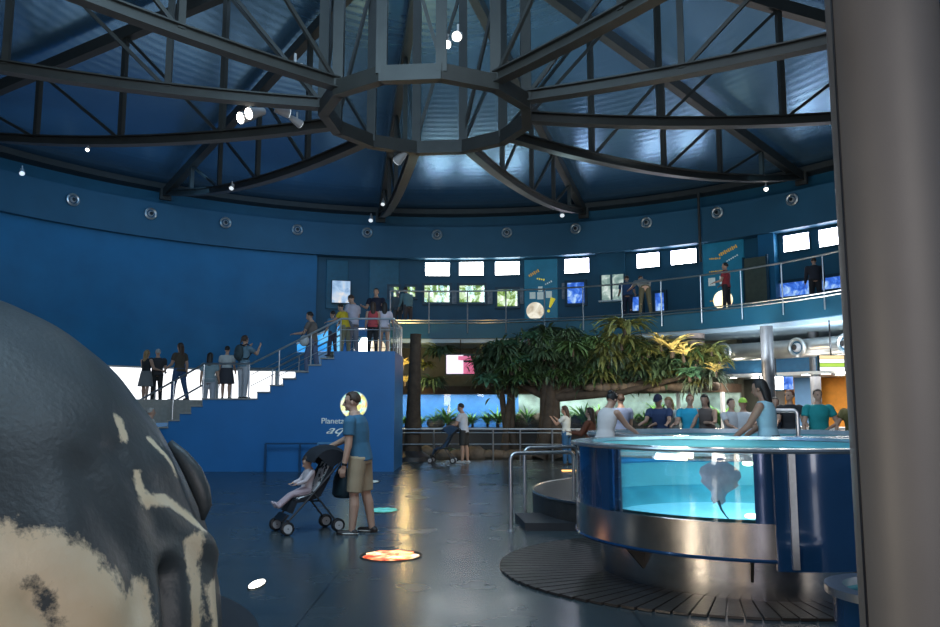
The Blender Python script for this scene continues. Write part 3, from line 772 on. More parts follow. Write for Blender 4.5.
# tree with hanging greenery
TP = xdir(550, 25.2); TP2 = xdir(508, 25.6)
t = thing('artificial_tree', 'large gnarled tree with dark trunk and wide leafy crown before the aquarium', 'tree', TP)
b = MB(); rnd = random.Random(3)
def limb(pts, r0, r1, n=10):
    k = len(pts); b.tube(pts, [r0 + (r1 - r0) * i / (k - 1) for i in range(k)], n)
for i in range(5):
    a = i * 1.3; limb([TP + V((math.cos(a) * .55, math.sin(a) * .55, 0)), TP + V((math.cos(a) * .26, math.sin(a) * .26, .55)), TP + V((math.cos(a + .5) * .14, math.sin(a + .5) * .14, 1.4)), TP + V((math.cos(a + 1) * .16, math.sin(a + 1) * .16, 2.4)), TP + V((math.cos(a + 1) * .5, math.sin(a + 1) * .4, 3.3))], .24, .14)
crown = [xdir(500, 25.4, 3.0), xdir(530, 25, 3.2), xdir(575, 25, 3.3), xdir(610, 25.2, 3.0), xdir(640, 25.2, 2.7), xdir(670, 24.8, 2.6), xdir(700, 24.4, 2.6)]
for c in crown: limb([TP + V((0, 0, 1.9)), (TP + c) / 2 + V((0, 0, .75)), c], .16, .06)
b.build('trunk', M['bark'], t, angle=70)
b = MB()
for c, rx, rz, n in ((xdir(490, 25.9, 3.1), .5, .55, 260), (xdir(510, 25.6, 3.05), .7, .6, 420), (xdir(538, 25.2, 3.2), .9, .75, 650), (xdir(572, 25, 3.25), .9, .8, 650), (xdir(600, 25.0, 3.1), .8, .7, 500), (xdir(630, 25, 3.0), .8, .7, 500), (xdir(662, 24.8, 2.85), .7, .5, 380), (xdir(697, 24.6, 2.8), .6, .45, 280)):
    for i in range(n):
        q = V((rnd.gauss(0, .5) * rx, rnd.gauss(0, .35), rnd.gauss(0, .45) * rz))
        d = V((rnd.uniform(-1, 1), rnd.uniform(-1, .5), rnd.uniform(-.9, .5)))
        leaf(b, c + q, d, rnd.uniform(.2, .45), rnd.uniform(.05, .12), .35, 3)
b.build('foliage', LG['dark'], t, smooth=False)
t = thing('artificial_tree', 'thin twisted tree trunk left of the large tree before the blue window', 'tree', TP2)
b = MB()
for i in range(3):
    a = i * 2.1; b.tube([TP2 + V((math.cos(a) * .25, math.sin(a) * .25, 0)), TP2 + V((math.cos(a) * .12, math.sin(a) * .1, .9)), TP2 + V((math.cos(a + .8) * .16, .1 * math.sin(a), 1.7)), TP2 + V((math.cos(a + 1) * .25, .1, 2.6))], [.15, .10, .10, .07], 8)
b.build('trunk', M['bark'], t, angle=70)
b = MB()
for i in range(300):
    q = V((rnd.gauss(0, .3), rnd.gauss(0, .2), rnd.gauss(0, .3))); leaf(b, TP2 + V((-.1, 0, 2.75)) + q, V((rnd.uniform(-1, 1), rnd.uniform(-1, .5), rnd.uniform(-.8, .6))), .35, .1, .35, 3)
b.build('foliage', LG['dark'], t, smooth=False)
# pitch: planter ledge carrying the plants
b = MB()
for i in range(16):
    c = xdir(590 + i * 8.2, 24.9, 2.22); b.ell(c, (.24, .3, .15), 10, 7)
for v in b.v: v += V((0, 0, .08 * noise.noise(v * 3)))
o = b.build('rock_ledge', M['rock'], angle=70); tag(o, 'knobbly pinkish rock ledge under the hanging plants', 'rock ledge')
def P_(px, py, D=24.6): 
    d = ray(px, py); h = math.hypot(d.x, d.y); return V((d.x / h * D, d.y / h * D, CAMZ + d.z / h * D))
gA = 'plants crowding the tree crown'
lab = 'leafy green plant among the dense greenery of the tree crown'
for i in range(84):
    px = random.uniform(484, 714)
    top = 350 - 18 * math.exp(-((px - 560) / 45) ** 2) - 14 * math.exp(-((px - 640) / 30) ** 2)
    py = random.uniform(top, 384)
    kd = random.choice(['fern', 'darkfern', 'darkfern', 'trail', 'fern', 'broad'] if px < 600 else ['fern', 'oliv', 'oliv', 'trail', 'broad', 'palm', 'fern'])
    plant(kd, P_(px, py, random.uniform(24.2, 25.2)), random.uniform(.65, 1.05), lab, gA, 'crown_plant')
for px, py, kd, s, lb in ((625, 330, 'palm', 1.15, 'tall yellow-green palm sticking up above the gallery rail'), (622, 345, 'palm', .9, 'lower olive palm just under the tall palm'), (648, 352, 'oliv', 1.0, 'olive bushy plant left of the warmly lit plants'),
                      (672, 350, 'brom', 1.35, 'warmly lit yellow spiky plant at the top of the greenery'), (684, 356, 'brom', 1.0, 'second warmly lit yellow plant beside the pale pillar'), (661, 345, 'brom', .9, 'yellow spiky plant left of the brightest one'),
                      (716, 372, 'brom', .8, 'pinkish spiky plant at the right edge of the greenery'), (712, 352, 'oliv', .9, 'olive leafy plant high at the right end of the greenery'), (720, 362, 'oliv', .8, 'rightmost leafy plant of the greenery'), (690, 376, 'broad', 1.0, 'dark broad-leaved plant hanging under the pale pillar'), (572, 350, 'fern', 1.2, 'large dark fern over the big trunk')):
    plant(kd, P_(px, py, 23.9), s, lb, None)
# pale ringed pillar amid the plants
p = P_(697, 384, 24.5)
t = thing('stone_pillar', 'pale pinkish ringed stone pillar rising among the plants', 'stand', p)
b = MB(); b.lathe(p, [(.0, 0), (.26, 0), (.24, .55), (.2, .6), (.2, .8), (.27, .85), (.25, 1.3), (.27, 1.35), (.27, 1.5), (0, 1.5)], 20); b.build('shaft', mat('pink_stone', (.34, .27, .25), .6), t)
for zz in (.62, 1.32):
    b = MB(); b.tube([p + V((math.cos(a) * .26, math.sin(a) * .26, zz)) for a in [2 * math.pi * i / 20 for i in range(21)]], .03, 6); b.build('band', M['steel_dark'], t)
# plants left of the dark post, and below the rail
for px, py, kd, s, lb in ((403, 366, 'brom', .8, 'warmly lit yellow plant in the gap right of the blue block, upper one'), (405, 382, 'brom', .9, 'warmly lit yellow plant in the gap right of the blue block, lower one'), (432, 383, 'darkfern', .9, 'dark fern right of the leaning dark post'),
                      (478, 362, 'darkfern', 1.0, 'dark fern right of the pink and white screen'), (440, 352, 'darkfern', 1.0, 'dark fern over the left of the pink and white screen'), (485, 380, 'oliv', .8, 'olive leafy plant above the left window end'), (424, 366, 'oliv', .8, 'olive leafy plant beside the leaning dark post')):
    plant(kd, P_(px, py, 27.2), s, lb, None)
for i in range(9):
    px = 425 + i * 16
    plant('darkfern', xdir(px, 25.6, .12), random.uniform(.5, .8), 'low dark plant on the ground between railing and aquarium', 'low plants behind the floor railing')
for i in range(10):
    b = MB(); b.ell((0, 0, 0), (random.uniform(.3, .55), .3, random.uniform(.15, .3)), 14, 9)
    for v in b.v: v *= 1 + .3 * noise.noise(v * 4 + V((i * 3.1, 0, 0)))
    o = b.build('rock', M['rock'], angle=70); o.location = xdir(408 + i * 17, 25.2, .12); tag(o, 'brown rock on the ground behind the floor railing', 'rock', 'rocks behind the floor railing')
# pink and white hanging screen
p = P_(460.5, 364.5, 26.3)
t = thing('hanging_screen', 'small hanging screen showing pink and white among the dark plants', 'screen', p)
W, H = 28 * 26.3 / F, 18.5 * 26.3 / F
b = MB(); b.box(p, (W + .08, .1, H + .08)); b.build('casing', M['black'], t, smooth=False)
b = MB(); b.box(p + V((-W * .2, -.06, 0)), (W * .6, .015, H)); b.build('white_area', mat('scr_pinkwhite', (1, .9, .95), .3, emit=(1, .82, .88), estr=1.0), t, smooth=False)
b = MB(); b.box(p + V((W * .3, -.06, -.12)), (W * .4, .015, H - .24)); b.box(p + V((W * .1 + .1, -.068, H / 2 - .1)), (W * .8 - .2, .012, .14)); b.build('pink_area', mat('scr_pink', (1, .3, .45), .3, emit=(.75, .12, .25), estr=.8), t, smooth=False)
b = MB(); b.cone(p + V((0, 0, H / 2)), V((p.x, p.y, 3.85)), .02, .02, 8); b.build('hanger', M['black'], t)

# leaning dark post near the block
t = thing('tree_trunk_post', 'dark tapering trunk-like post standing right of the blue block', 'post', xdir(412, 24.3))
q = xdir(412, 24.3); 
b = MB(); b.tube([q + V((0, 0, 0)), q + V((.03, 0, .5)), q + V((.05, 0, 1.6)), q + V((.08, 0, 3.2)), q + V((.1, 0, 3.84))], [.36, .26, .22, .17, .17], 14); b.build('shaft', M['bark'], t, angle=70)
b = MB(); b.lathe(q, [(0, 0), (.62, 0), (.58, .12), (.36, .25), (.3, .3), (0, .3)], 20); b.build('foot', M['rubber'], t)

# floor railing before the planted area
pts = [xdir(px, 24.0) for px in (396, 434, 463, 493, 520, 552, 590)]
railing('floor_railing', 'thin steel railing on the floor before the planted aquarium area', pts, 0, .95, [.5, .84], postr=.025, railr=.022)

# ------------------------------------------------------------------ right hand side under gallery
def post_col(px, D, dia, label):
    q = xdir(px, D); t = thing('support_column', label, 'column', q)
    b = MB(); b.cone(q, q + V((0, 0, 3.83)), dia / 2, dia / 2, 24); b.build('shaft', M['column_small'], t)
    b = MB(); b.cone(q, q + V((0, 0, .12)), dia / 2 + .06, dia / 2 + .05, 24); b.build('base_collar', M['chrome'], t)
post_col(770, 23.3, .34, 'grey round column under the gallery, behind the long-haired girl')
post_col(817, 25.6, .30, 'grey round column under the gallery, behind the person in teal')
# duct
t = thing('air_duct', 'fat silver air duct running under the gallery soffit', 'duct', pol(40, 12.6, 3.3))
pts = [pol(a, 12.6, 3.3) for a in [27 + i * 3 for i in range(24)]]
b = MB(); b.tube(pts, .27, 18); b.build('duct_pipe', M['duct'], t)
for px in (729, 805, 856):
    p = cyl(px, 348, 12.6); p.z = 3.33
    nozzle(pol(theta(p), 12.30, 3.3), theta(p), 1.25, 'large round silver nozzle on the side of the air duct', 'nozzles on the air duct')
b = MB(); b.arc(C0, 13.3, 13.6, 2.66, 3.12, 27, 100, 30); struct(b.build('beam_blue', mat('mid_blue_paint', (.03, .14, .28), .5)))
b = MB(); b.arc(C0, 13.25, 16.2, 2.56, 2.66, 27, 100, 30); struct(b.build('ceiling_right_room', M['white']))
def back_panel(name, px0, px1, m, z1=2.55, r=15.7, z0=0):
    a, c = theta(cyl(px0, 400, r)), theta(cyl(px1, 400, r))
    b = MB(); b.arc(C0, r, r + .1, z0, z1, a, c, 8); return struct(b.build(name, m))
back_panel('wall_olive', 700, 771, M['olive'], r=15.2)
back_panel('wall_orange_strip', 785, 795, M['orange'], r=15.5)
back_panel('wall_sky_blue', 795, 818, M['skyblue'], r=15.0)
back_panel('wall_orange', 818, 900, M['orange'], r=15.6)
p = cyl(733, 381, 15.1); b = MB(); b.box((0, 0, 0), (.24, .03, .3)); o = b.build('notice', mat('pale_notice', (.7, .68, .4), .5), smooth=False); o.location = p; o.rotation_euler = (0, 0, -R(theta(p))); tag(o, 'small pale yellow notice on the olive wall', 'notice')
p = P_(777, 383, 24.3)
t = thing('ceiling_screen', 'bright white and blue screen hanging behind the grey column', 'screen', p)
b = MB(); b.box(p + V((0, .05, 0)), (.95, .06, .42)); b.build('casing', M['frame_dark'], t, smooth=False)
b = MB(); b.box(p + V((-.14, 0, 0)), (.62, .03, .36)); b.build('white_area', M['scr_white'], t, smooth=False)
b = MB(); b.box(p + V((.32, 0, 0)), (.28, .03, .36)); b.build('blue_area', M['tank_blue'], t, smooth=False)
b = MB(); b.cone(p + V((0, .05, .2)), (p.x, p.y + .05, 3.0), .02, .02, 8); b.build('hanger', M['black'], t)
p = P_(832, 363, 22.4)
t = thing('menu_screen', 'hanging screen with white, orange and green bars beside the grey column', 'screen', p)
b = MB(); b.box(p + V((0, .04, 0)), (.72, .05, .40)); b.build('casing', M['frame_dark'], t, smooth=False)
for k, (c, e) in enumerate((((1, .75, .4), 1.0), ((1, .95, .9), 1.6), ((.5, .75, .1), .9), ((1, 1, 1), 1.8))):
    b = MB(); b.box(p + V((0, 0, .15 - k * .1)), (.62, .02, .085)); b.build('screen_band', mat('menu_band', c, .4, emit=c, estr=e), t, smooth=False)
b = MB(); b.cone(p + V((0, .04, .2)), (p.x, p.y + .04, 3.84), .02, .02, 8); b.build('hanger', M['black'], t)
for px, py in ((733, 377), (755, 377), (781, 377), (806, 374), (826, 373), (840, 374)):
    p = at_z(px, py, 2.54)
    if math.hypot(p.x - CX, p.y - CY) > 15.6 or p.y > 40: 
        d = xdir(px, 25.6); p = V((d.x, d.y, 2.54))
    t = thing('downlight', 'small round lit downlight in the white ceiling beyond the counter', 'light', p, 'downlights in the right room')
    b = MB(); b.cone(p, p - V((0, 0, .03)), .14, .12, 14); b.build('lens', M['lamp_w'], t)
    b = MB(); b.lathe(p, [(.14, 0), (.18, 0), (.18, -.03), (.14, -.03)], 16); b.build('bezel', M['chrome'], t)
b = MB(); b.arc(C0, 12.2, 13.0, .95, 1.05, 50, 75, 20); c_ = b
t = thing('service_counter', 'long curved counter with pale top under the gallery', 'counter', pol(45, 12.6, 0))
c_.build('worktop', M['white'], t)
b = MB(); b.arc(C0, 12.35, 12.95, 0, .95, 50, 75, 20); b.build('front_panel', M['skyblue'], t)

# ------------------------------------------------------------------ display tank (front)
TC = xdir(739, 8.35); TR = 1.60
t = thing('viewing_tank', 'round steel and blue tank with a lit window showing a pale ray', 'tank', TC)
az_c = math.degrees(math.atan2(-TC.x, -TC.y))      # bearing from tank centre towards viewer
def tank_bearing(px, r=TR, py=480):
    d = ray(px, py); a = d.x ** 2 + d.y ** 2; bb = 2 * (-TC.x * d.x - TC.y * d.y); c = TC.x ** 2 + TC.y ** 2 - r * r
    disc = bb * bb - 4 * a * c
    if disc < 0: disc = 0
    tt = (-bb - math.sqrt(disc)) / (2 * a); q = V((d.x * tt, d.y * tt, 0)) - TC
    g = math.degrees(math.atan2(q.x, q.y)); return g if g > 0 else g + 360
WB0, WB1 = tank_bearing(608.5), tank_bearing(756)     # window edges
SB = tank_bearing(773)
lo, hi = sorted((WB0, WB1))
WZ0, WZ1, RIMZ = .655, 1.17, 1.235
PR = TR - .22
b = MB(); b.lathe(TC, [(PR, 0), (PR, .36)], 96); b.build('plinth', M['steel'], t)
b = MB(); b.lathe(TC, [(PR, .34), (TR + .02, .36), (TR + .02, .37)], 96); b.build('overhang', M['gloss_panel'], t)
# brackets on the plinth
for g in (az_c % 360 - 2, az_c % 360 + 38, az_c % 360 - 40):
    d = V((math.sin(R(g)), math.cos(R(g)), 0)); q = TC + d * PR
    s_ = V((d.y, -d.x, 0))
    b = MB(); b.prism([q + V((0, 0, .34)) - s_ * .012, q + d * .2 + V((0, 0, .35)) - s_ * .012, q + V((0, 0, .16)) - s_ * .012], s_ * .024); b.build('bracket', M['steel_dark'], t, smooth=False)
# steel band everywhere left of the seam
b = MB(); b.arc(TC, TR - .03, TR + .02, .365, WZ0, SB, 360 + SB - 95, 90); b.build('steel_band', M['steel'], t)
b = MB(); b.tube([TC + V((math.sin(R(a)) * (TR + .02), math.cos(R(a)) * (TR + .02), .372)) for a in range(0, 361, 4)], .016, 6); b.build('lower_bead', M['gloss_panel'], t)
# blue panels
far = SB - 95 if SB > hi else SB + 95
print('bearings', az_c % 360, WB0, WB1, SB)
# bearings fall as px grows (viewer side), so WB1 < WB0
b = MB(); b.arc(TC, TR - .03, TR, WZ0, WZ1 + .03, WB0, WB0 + 110, 40); b.build('side_panel', M['gloss_panel'], t)
b = MB(); b.arc(TC, TR - .03, TR, WZ0, WZ1 + .03, SB, WB1, 6); b.build('side_panel', M['gloss_panel'], t)
b = MB(); b.arc(TC, TR - .02, TR + .035, .30, WZ1 + .03, SB - 95, SB, 40); b.build('wrap_panel', M['gloss_panel'], t)
pa = tank_bearing(792, TR + .04)
b = MB(); b.arc(TC, TR + .03, TR + .06, .32, WZ1 + .03, pa - .9, pa + .9, 2); b.build('chrome_strip', M['chrome'], t)
for w0 in (WB0 - .6, WB1 - .3):
    b = MB(); b.arc(TC, TR - .035, TR + .01, WZ0 - .01, WZ1 + .03, w0, w0 + .9, 2); b.build('window_edge', M['gloss_panel'], t)
b = MB(); b.arc(TC, TR - .045, TR - .01, WZ0, WZ1 + .03, WB1, WB0, 50); b.build('window_pane', M['glass'], t)
b = MB(); b.arc(TC, TR - .14, TR + .05, RIMZ - .035, RIMZ, 0, 360, 96); b.build('rim', mat('pale_rim', (.30, .40, .48), .18, .6), t)
b = MB(); b.tube([TC + V((math.sin(R(a)) * (TR + .05), math.cos(R(a)) * (TR + .05), RIMZ - .018)) for a in range(0, 361, 4)], .018, 6); b.build('rim_bead', M['chrome'], t)
# interior
b = MB(); b.lathe(TC, [(TR - .06, WZ0 + .02), (TR - .16, WZ0 - .02), (TR - .34, .50)], 72); b.build('shelf', mat('teal_pool_shelf', (.07, .34, .42), .5, var=.2, scale=3), t)
b = MB(); b.lathe(TC, [(TR - .34, .50), (TR - .5, .46), (0.01, .45)], 72); b.build('sand_floor', M['pool_white'], t)
b = MB(); b.arc(TC, TR - .07, TR - .05, .42, WZ1 + .02, WB0 + 48, WB1 + 359, 60); b.build('pool_liner', M['pool_blue'], t)
b = MB(); b.arc(TC, TR - .07, TR - .05, .42, WZ1 + .02, WB0 + 1, WB0 + 48, 16); b.build('blue_liner', mat('vivid_blue_liner', (.05, .25, .75), .5), t)
b = MB(); b.lathe(TC, [(TR - .08, WZ0 + .28), (TR - .12, WZ0 + .30), (TR - .12, WZ0 + .33), (TR - .08, WZ0 + .35)], 60, WB0 + 2, WB1 + 358); b.build('liner_ledge', mat('deep_blue_band', (.03, .22, .45), .5), t)
b = MB(); wr = TR - .09
vs = [TC + V((0, 0, 1.125))]; nn = 40; rings_ = 10; fs = []
for j in range(1, rings_ + 1):
    for i in range(nn):
        a = 2 * math.pi * i / nn; rr = wr * j / rings_; q = TC + V((math.sin(a) * rr, math.cos(a) * rr, 1.125)); q.z += .008 * noise.noise(q * 5); vs.append(q)
for i in range(nn): fs.append((0, 1 + i, 1 + (i + 1) % nn))
for j in range(rings_ - 1):
    for i in range(nn):
        k2 = (i + 1) % nn; fs.append((1 + j * nn + i, 1 + j * nn + nn + i, 1 + j * nn + nn + k2, 1 + j * nn + k2))
b.add(vs, fs); b.build('water_surface', M['water'], t)
M['lamp_g'] = mat('underwater_lamp', (1, 1, .8), .3, emit=(.8, 1, .55), estr=5)
for px, py in ((647, 464), (748, 463), (752, 516)):
    a = math.degrees(0)
    q = at_z(px, py, WZ0 + .40) if py < 500 else None
    d = ray(px, py); hh = math.hypot(d.x, d.y); D = 9.75 if py < 500 else 6.95
    q = V((d.x / hh * D, d.y / hh * D, CAMZ + d.z / hh * D))
    b = MB(); b.ell(q, (.07, .04, .035) if py < 500 else (.06, .05, .02), 12, 8); b.build('underwater_lamp', M['lamp_g'], t)
# ray fish
rp = xdir(717, 7.15); ZC = CAMZ + (ray(717, 479).z / math.hypot(ray(717, 479).x, ray(717, 479).y)) * 7.15
t2 = thing('ray_fish', 'pale-bellied ray with a long thin tail swimming at the tank window', 'ray', V((rp.x, rp.y, ZC)))
M['ray_skin'] = mat('pale_ray_belly', (.40, .38, .45), .5, var=.15, scale=14)
b = MB()
outline = []   # x across, z up (belly faces the viewer)
prof_ = [(0, .165), (.03, .155), (.06, .125), (.10, .105), (.145, .07), (.155, .03), (.13, -.01), (.14, -.035), (.10, -.07), (.06, -.10), (.05, -.13), (.055, -.16), (.03, -.19), (0, -.17)]
pp = prof_ + [(-x_, z_) for x_, z_ in prof_[-2:0:-1]]
n = len(pp); vs = []
cfr = V((0, -.02, 0)); cbk = V((0, .045, 0))
for s, y in ((1.0, .012), (.7, -.008), (.35, -.022)):
    for x_, z_ in pp: vs.append(V((x_ * s, y + .10 * abs(x_ * s), z_ * s)))
for s, y in ((.7, .03), (.35, .05)):
    for x_, z_ in pp: vs.append(V((x_ * s, y + .10 * abs(x_ * s), z_ * s)))
fs = []
for i in range(n):
    j = (i + 1) % n
    fs += [(i, j, n + j, n + i), (n + i, n + j, 2 * n + j, 2 * n + i), (i, 3 * n + i, 3 * n + j, j), (3 * n + i, 4 * n + i, 4 * n + j, 3 * n + j)]
fs += [tuple(range(2 * n, 3 * n)), tuple(range(5 * n - 1, 4 * n - 1, -1))]
rot = Matrix.Rotation(R(6), 3, 'Y') @ Matrix.Rotation(R(-18), 3, 'Z')
b.add([rot @ (v * 1.12) for v in vs], fs); bd = b.build('body', M['ray_skin'], t2, world=False, angle=80)
b = MB(); b.tube([rot @ V(q) for q in ((0, .015, -.18), (.03, .015, -.25), (.07, .015, -.30), (.14, .02, -.36))], [.014, .009, .006, .003], 8); b.build('tail', M['frame_dark'], t2, world=False)
light('AREA', 'tank_lamp_and_fill', TC + V((.1, .4, 1.10)), TC + V((0, .5, .6)), 24, (.75, 1, .93), 1.6)
light('AREA', 'tank_lamp_and_fill', TC + V((-.75, -.25, 1.08)), TC + V((-1.5, -.6, .75)), 9, (.7, .85, 1), .4)  # added light that brightens the blue liner at the window's left edge
light('AREA', 'tank_lamp_and_fill', TC + V((-.5, -.6, 1.10)), TC + V((-.3, -.6, .6)), 14, (.8, .95, 1), .8)

# rear touch pool
PC = xdir(739, 12.6); PRr = 2.1
t = thing('touch_pool', 'wide raised touch pool with pale rim behind the viewing tank', 'pool', PC + V((0, 0, 0)))
b = MB(); b.lathe(PC, [(PRr, .36), (PRr, 1.14)], 96); b.build('pool_wall', M['gloss_panel'], t)
b = MB(); b.arc(PC, PRr - .2, PRr + .15, 1.14, 1.21, 0, 360, 96); b.build('rim', mat('pale_pool_rim', (.42, .50, .56), .2, .4), t)
b = MB(); b.lathe(PC, [(PRr - .18, 1.15), (PRr - .2, .8), (.01, .75)], 72); b.build('basin', M['pool_blue'], t)
b = MB(); b.lathe(PC, [(PRr - .17, 1.10), (.01, 1.10)], 72); b.build('water_surface', M['water'], t)
b = MB(); b.tube([PC + V((math.sin(R(a)) * (PRr + .15), math.cos(R(a)) * (PRr + .15), 1.175)) for a in range(0, 361, 4)], .022, 6); b.build('rim_bead', M['chrome'], t)
light('AREA', 'pool_lamp', PC + V((0, 0, 1.06)), PC, 3, (.8, .95, 1), 2.0)
# platform round it
t = thing('pool_platform', 'low dark round platform carrying the touch pool', 'platform', PC)
b = MB(); b.lathe(PC, [(3.1, 0), (3.1, .33), (3.08, .35), (PRr - .3, .35)], 96); b.build('deck', M['wood'], t)
b = MB(); b.tube([PC + V((math.sin(R(a)) * 3.1, math.cos(R(a)) * 3.1, .345)) for a in range(0, 361, 4)], .02, 6); b.build('edge_trim', M['steel'], t)
# dark step wedge
S_ = [at_z(515, 520, .0), at_z(576, 520, .0), at_z(582, 531, .0), at_z(525, 531, .0)]
b = MB(); b.prism(S_, (0, 0, .10)); o = b.build('step_block', M['rubber'], smooth=False); tag(o, 'low dark step on the floor left of the viewing tank', 'step')
# U handrails
def urail(name, label, A, B2, z0, z1, bend=.09):
    t = thing(name, label, 'handrail', V((A.x, A.y, z0)))
    d = (B2 - A).normalized(); pts = [V((A.x, A.y, z0))]
    for k in range(6):
        a = R(90 * k / 5); pts.append(V((A.x, A.y, z1 - bend)) + d * bend * (1 - math.cos(a)) + V((0, 0, bend * math.sin(a))))
    for k in range(6):
        a = R(90 * k / 5); pts.append(V((B2.x, B2.y, z1 - bend)) - d * bend * (1 - math.sin(a)) + V((0, 0, bend * math.cos(a))))
    pts.append(V((B2.x, B2.y, z0)))
    b = MB(); b.tube(pts, .024, 10); b.build('bar', M['chrome'], t)
    for q in (A, B2):
        b = MB(); b.cone((q.x, q.y, z0), (q.x, q.y, z0 + .02), .05, .045, 14); b.build('flange', M['chrome'], t)
A = at_z(511, 531, 0); A.z = 0
urail('handrail', 'tall chrome handrail at the low step, the nearer of the two', A, A + V((.86, .35, 0)), 0, .98)
A2 = at_z(525, 519, 0)
urail('handrail', 'tall chrome handrail at the low step, the farther of the two', A2, A2 + V((.80, .3, 0)), 0, 1.0)
q = xdir(763, 10.42); q2 = xdir(797, 10.42)
urail('handrail', 'short chrome hoop standing on the touch pool rim before the girl', q, q2, 1.21, 1.53, .04)
# radial plank deck around the front tank
DC = V((TC.x - .12, TC.y + .1, 0))
t = thing('plank_deck', 'floor-level curved deck of dark radial wooden planks round the tank', 'deck', DC)
b = MB()
n = 96
for i in range(n):
    a0, a1 = 360 / n * i + .25, 360 / n * (i + 1) - .25
    am = (a0 + a1) / 2
    if 20 < am < 85 or am < 20 or am > 330: continue
    r1 = 1.98 + .28 * max(0, math.sin(R(am - 180)))**2 
    b.arc(DC, PR - .3, r1, .004, .022, a0, a1, 2)
b.build('planks', M['wood'], t, smooth=False)

# small tub behind the big column
TB = xdir(889, 5.95)
t = thing('low_tub', 'low round blue tub with a chrome rim half hidden by the big column', 'tub', TB)
b = MB(); b.lathe(TB, [(0, 0), (.40, 0), (.40, .36)], 48); b.build('side', M['gloss_panel'], t)
b = MB(); b.arc(TB, .34, .45, .36, .41, 0, 360, 48); b.build('rim', M['chrome'], t)
b = MB(); b.lathe(TB, [(.36, .37), (.3, .22), (0.01, .2)], 40); b.build('bowl', M['pool_blue'], t)
b = MB(); b.lathe(TB, [(.345, .34), (0.01, .34)], 40); b.build('water_surface', M['water'], t)

# big foreground column
q = xdir(894, 5.0, 0, 215); q = V((q.x, q.y, 0)) * (4.95 / q.length)
t = thing('round_column', 'massive round grey column at the right, closest to the viewer', 'column', q)
b = MB(); b.cone(q, q + V((0, 0, 9.6)), .292, .292, 64); b.build('shaft', M['column'], t)
ang = math.degrees(math.atan2(-q.x, -q.y)) + 57
d = V((math.sin(R(ang)), math.cos(R(ang)), 0))
b = MB(); b.bar(q + d * .286 + V((0, 0, .02)), q + d * .286 + V((0, 0, 9.5)), .02, .02); b.build('seam_strip', M['black'], t, smooth=False)
b = MB(); b.cone(q, q + V((0, 0, .1)), .33, .32, 64); b.build('base_collar', M['steel'], t)

# ------------------------------------------------------------------ floor inlays
def inlay(px, py, wx, wy, m, label, name='floor_light', pts=18, ragged=.25):
    c = at_z(px, py, 0); c2 = at_z(px + wx / 2, py, 0); c3 = at_z(px, py + wy / 2, 0)
    rx = (c2 - c).length; ry = (c3 - c).length
    t = thing(name, label, 'floor light', c)
    rnd = random.Random(int(px)); poly = []
    for i in range(pts):
        a = 2 * math.pi * i / pts; k_ = 1 - ragged * rnd.random() * (1 if i % 2 else .2)
        poly.append(V((c.x + rx * k_ * math.cos(a), c.y + ry * k_ * math.sin(a), .002)))
    b = MB(); b.prism(poly, (0, 0, .012)); b.build('lit_shape', m, t, smooth=False)
    b = MB(); b.tube([V((c.x + rx * 1.06 * math.cos(a), c.y + ry * 1.06 * math.sin(a), .006)) for a in [2 * math.pi * i / 28 for i in range(29)]], .006, 6); b.build('rim', M['steel_dark'], t)
M['em_or'] = picture_mat('orange_floor_glow', [(0.36, (0.5, 0.05, 0.02)), (0.47, (1, 0.28, 0.10)), (0.56, (1, 0.62, 0.3)), (0.7, (1, 1, 0.85))], 1.8, 6, 4)
M['em_te'] = picture_mat('teal_floor_glow', [(0.3, (0.05, 0.45, 0.4)), (0.6, (0.2, 0.85, 0.8))], .7, 6, 3)
M['em_wh'] = mat('white_floor_glow', (1, 1, 1), .3, emit=(1, .95, .8), estr=6)
inlay(391, 556, 58, 11, M['em_or'], 'ragged orange glowing shape set in the floor before the man')
inlay(384, 510.5, 28, 5, M['em_te'], 'thin teal glowing oval set in the floor right of the man\'s legs')
inlay(372, 482, 14, 2.4, M['ink_w'], 'small pale oval set in the floor just behind the man\'s knees')
inlay(257, 585, 13, 9, M['em_wh'], 'small bright white round lamp set in the floor near the sculpture', ragged=.05)
for px0, px1, py, lb in ((553, 577, 484.5, 'long orange light strip on the floor left of the tank, the nearer one'), (562, 577, 471, 'short orange light strip on the floor left of the tank, the farther one')):
    a = at_z(px0, py, .0); c = at_z(px1, py, 0)
    t = thing('floor_light_strip', lb, 'light strip', a)
    b = MB(); b.bar(a + V((0, 0, .012)), c + V((0, 0, .012)), .16, .02); b.build('lit_strip', mat('orange_strip', (1, .6, .2), .4, emit=(1, .5, .15), estr=2), t, smooth=False)
    b = MB(); b.bar(a + V((0, .12, .01)), c + V((0, .12, .01)), .05, .02); b.build('edge', M['steel_dark'], t, smooth=False)

# ------------------------------------------------------------------ big grey sea animal sculpture
SC = V((-3.86, 5.0, -.05)); SR = V((2.24, 2.2, 2.46))
def ell_hit(px, py):
    d = ray(px, py); o = V((0, 0, CAMZ)) - SC
    dd = V((d.x / SR.x, d.y / SR.y, d.z / SR.z)); oo = V((o.x / SR.x, o.y / SR.y, o.z / SR.z))
    a = dd.dot(dd); bb = 2 * oo.dot(dd); c = oo.dot(oo) - 1; disc = bb * bb - 4 * a * c
    if disc < 0: disc = 0
    tt = (-bb - math.sqrt(disc)) / (2 * a); return V((0, 0, CAMZ)) + d * tt
bumps = []    # (point, amplitude, radius, stretch point or None)
def bump(px0, py0, px1, py1, amp, rad): bumps.append((ell_hit(px0, py0), ell_hit(px1, py1), amp, rad))
bump(165, 465, 192, 530, .035, .12); bump(120, 450, 158, 520, -.03, .10); bump(150, 500, 195, 545, .03, .08)
bump(174, 575, 172, 680, -.22, .075); bump(202, 560, 204, 680, .05, .09); bump(198, 545, 208, 565, .05, .08)
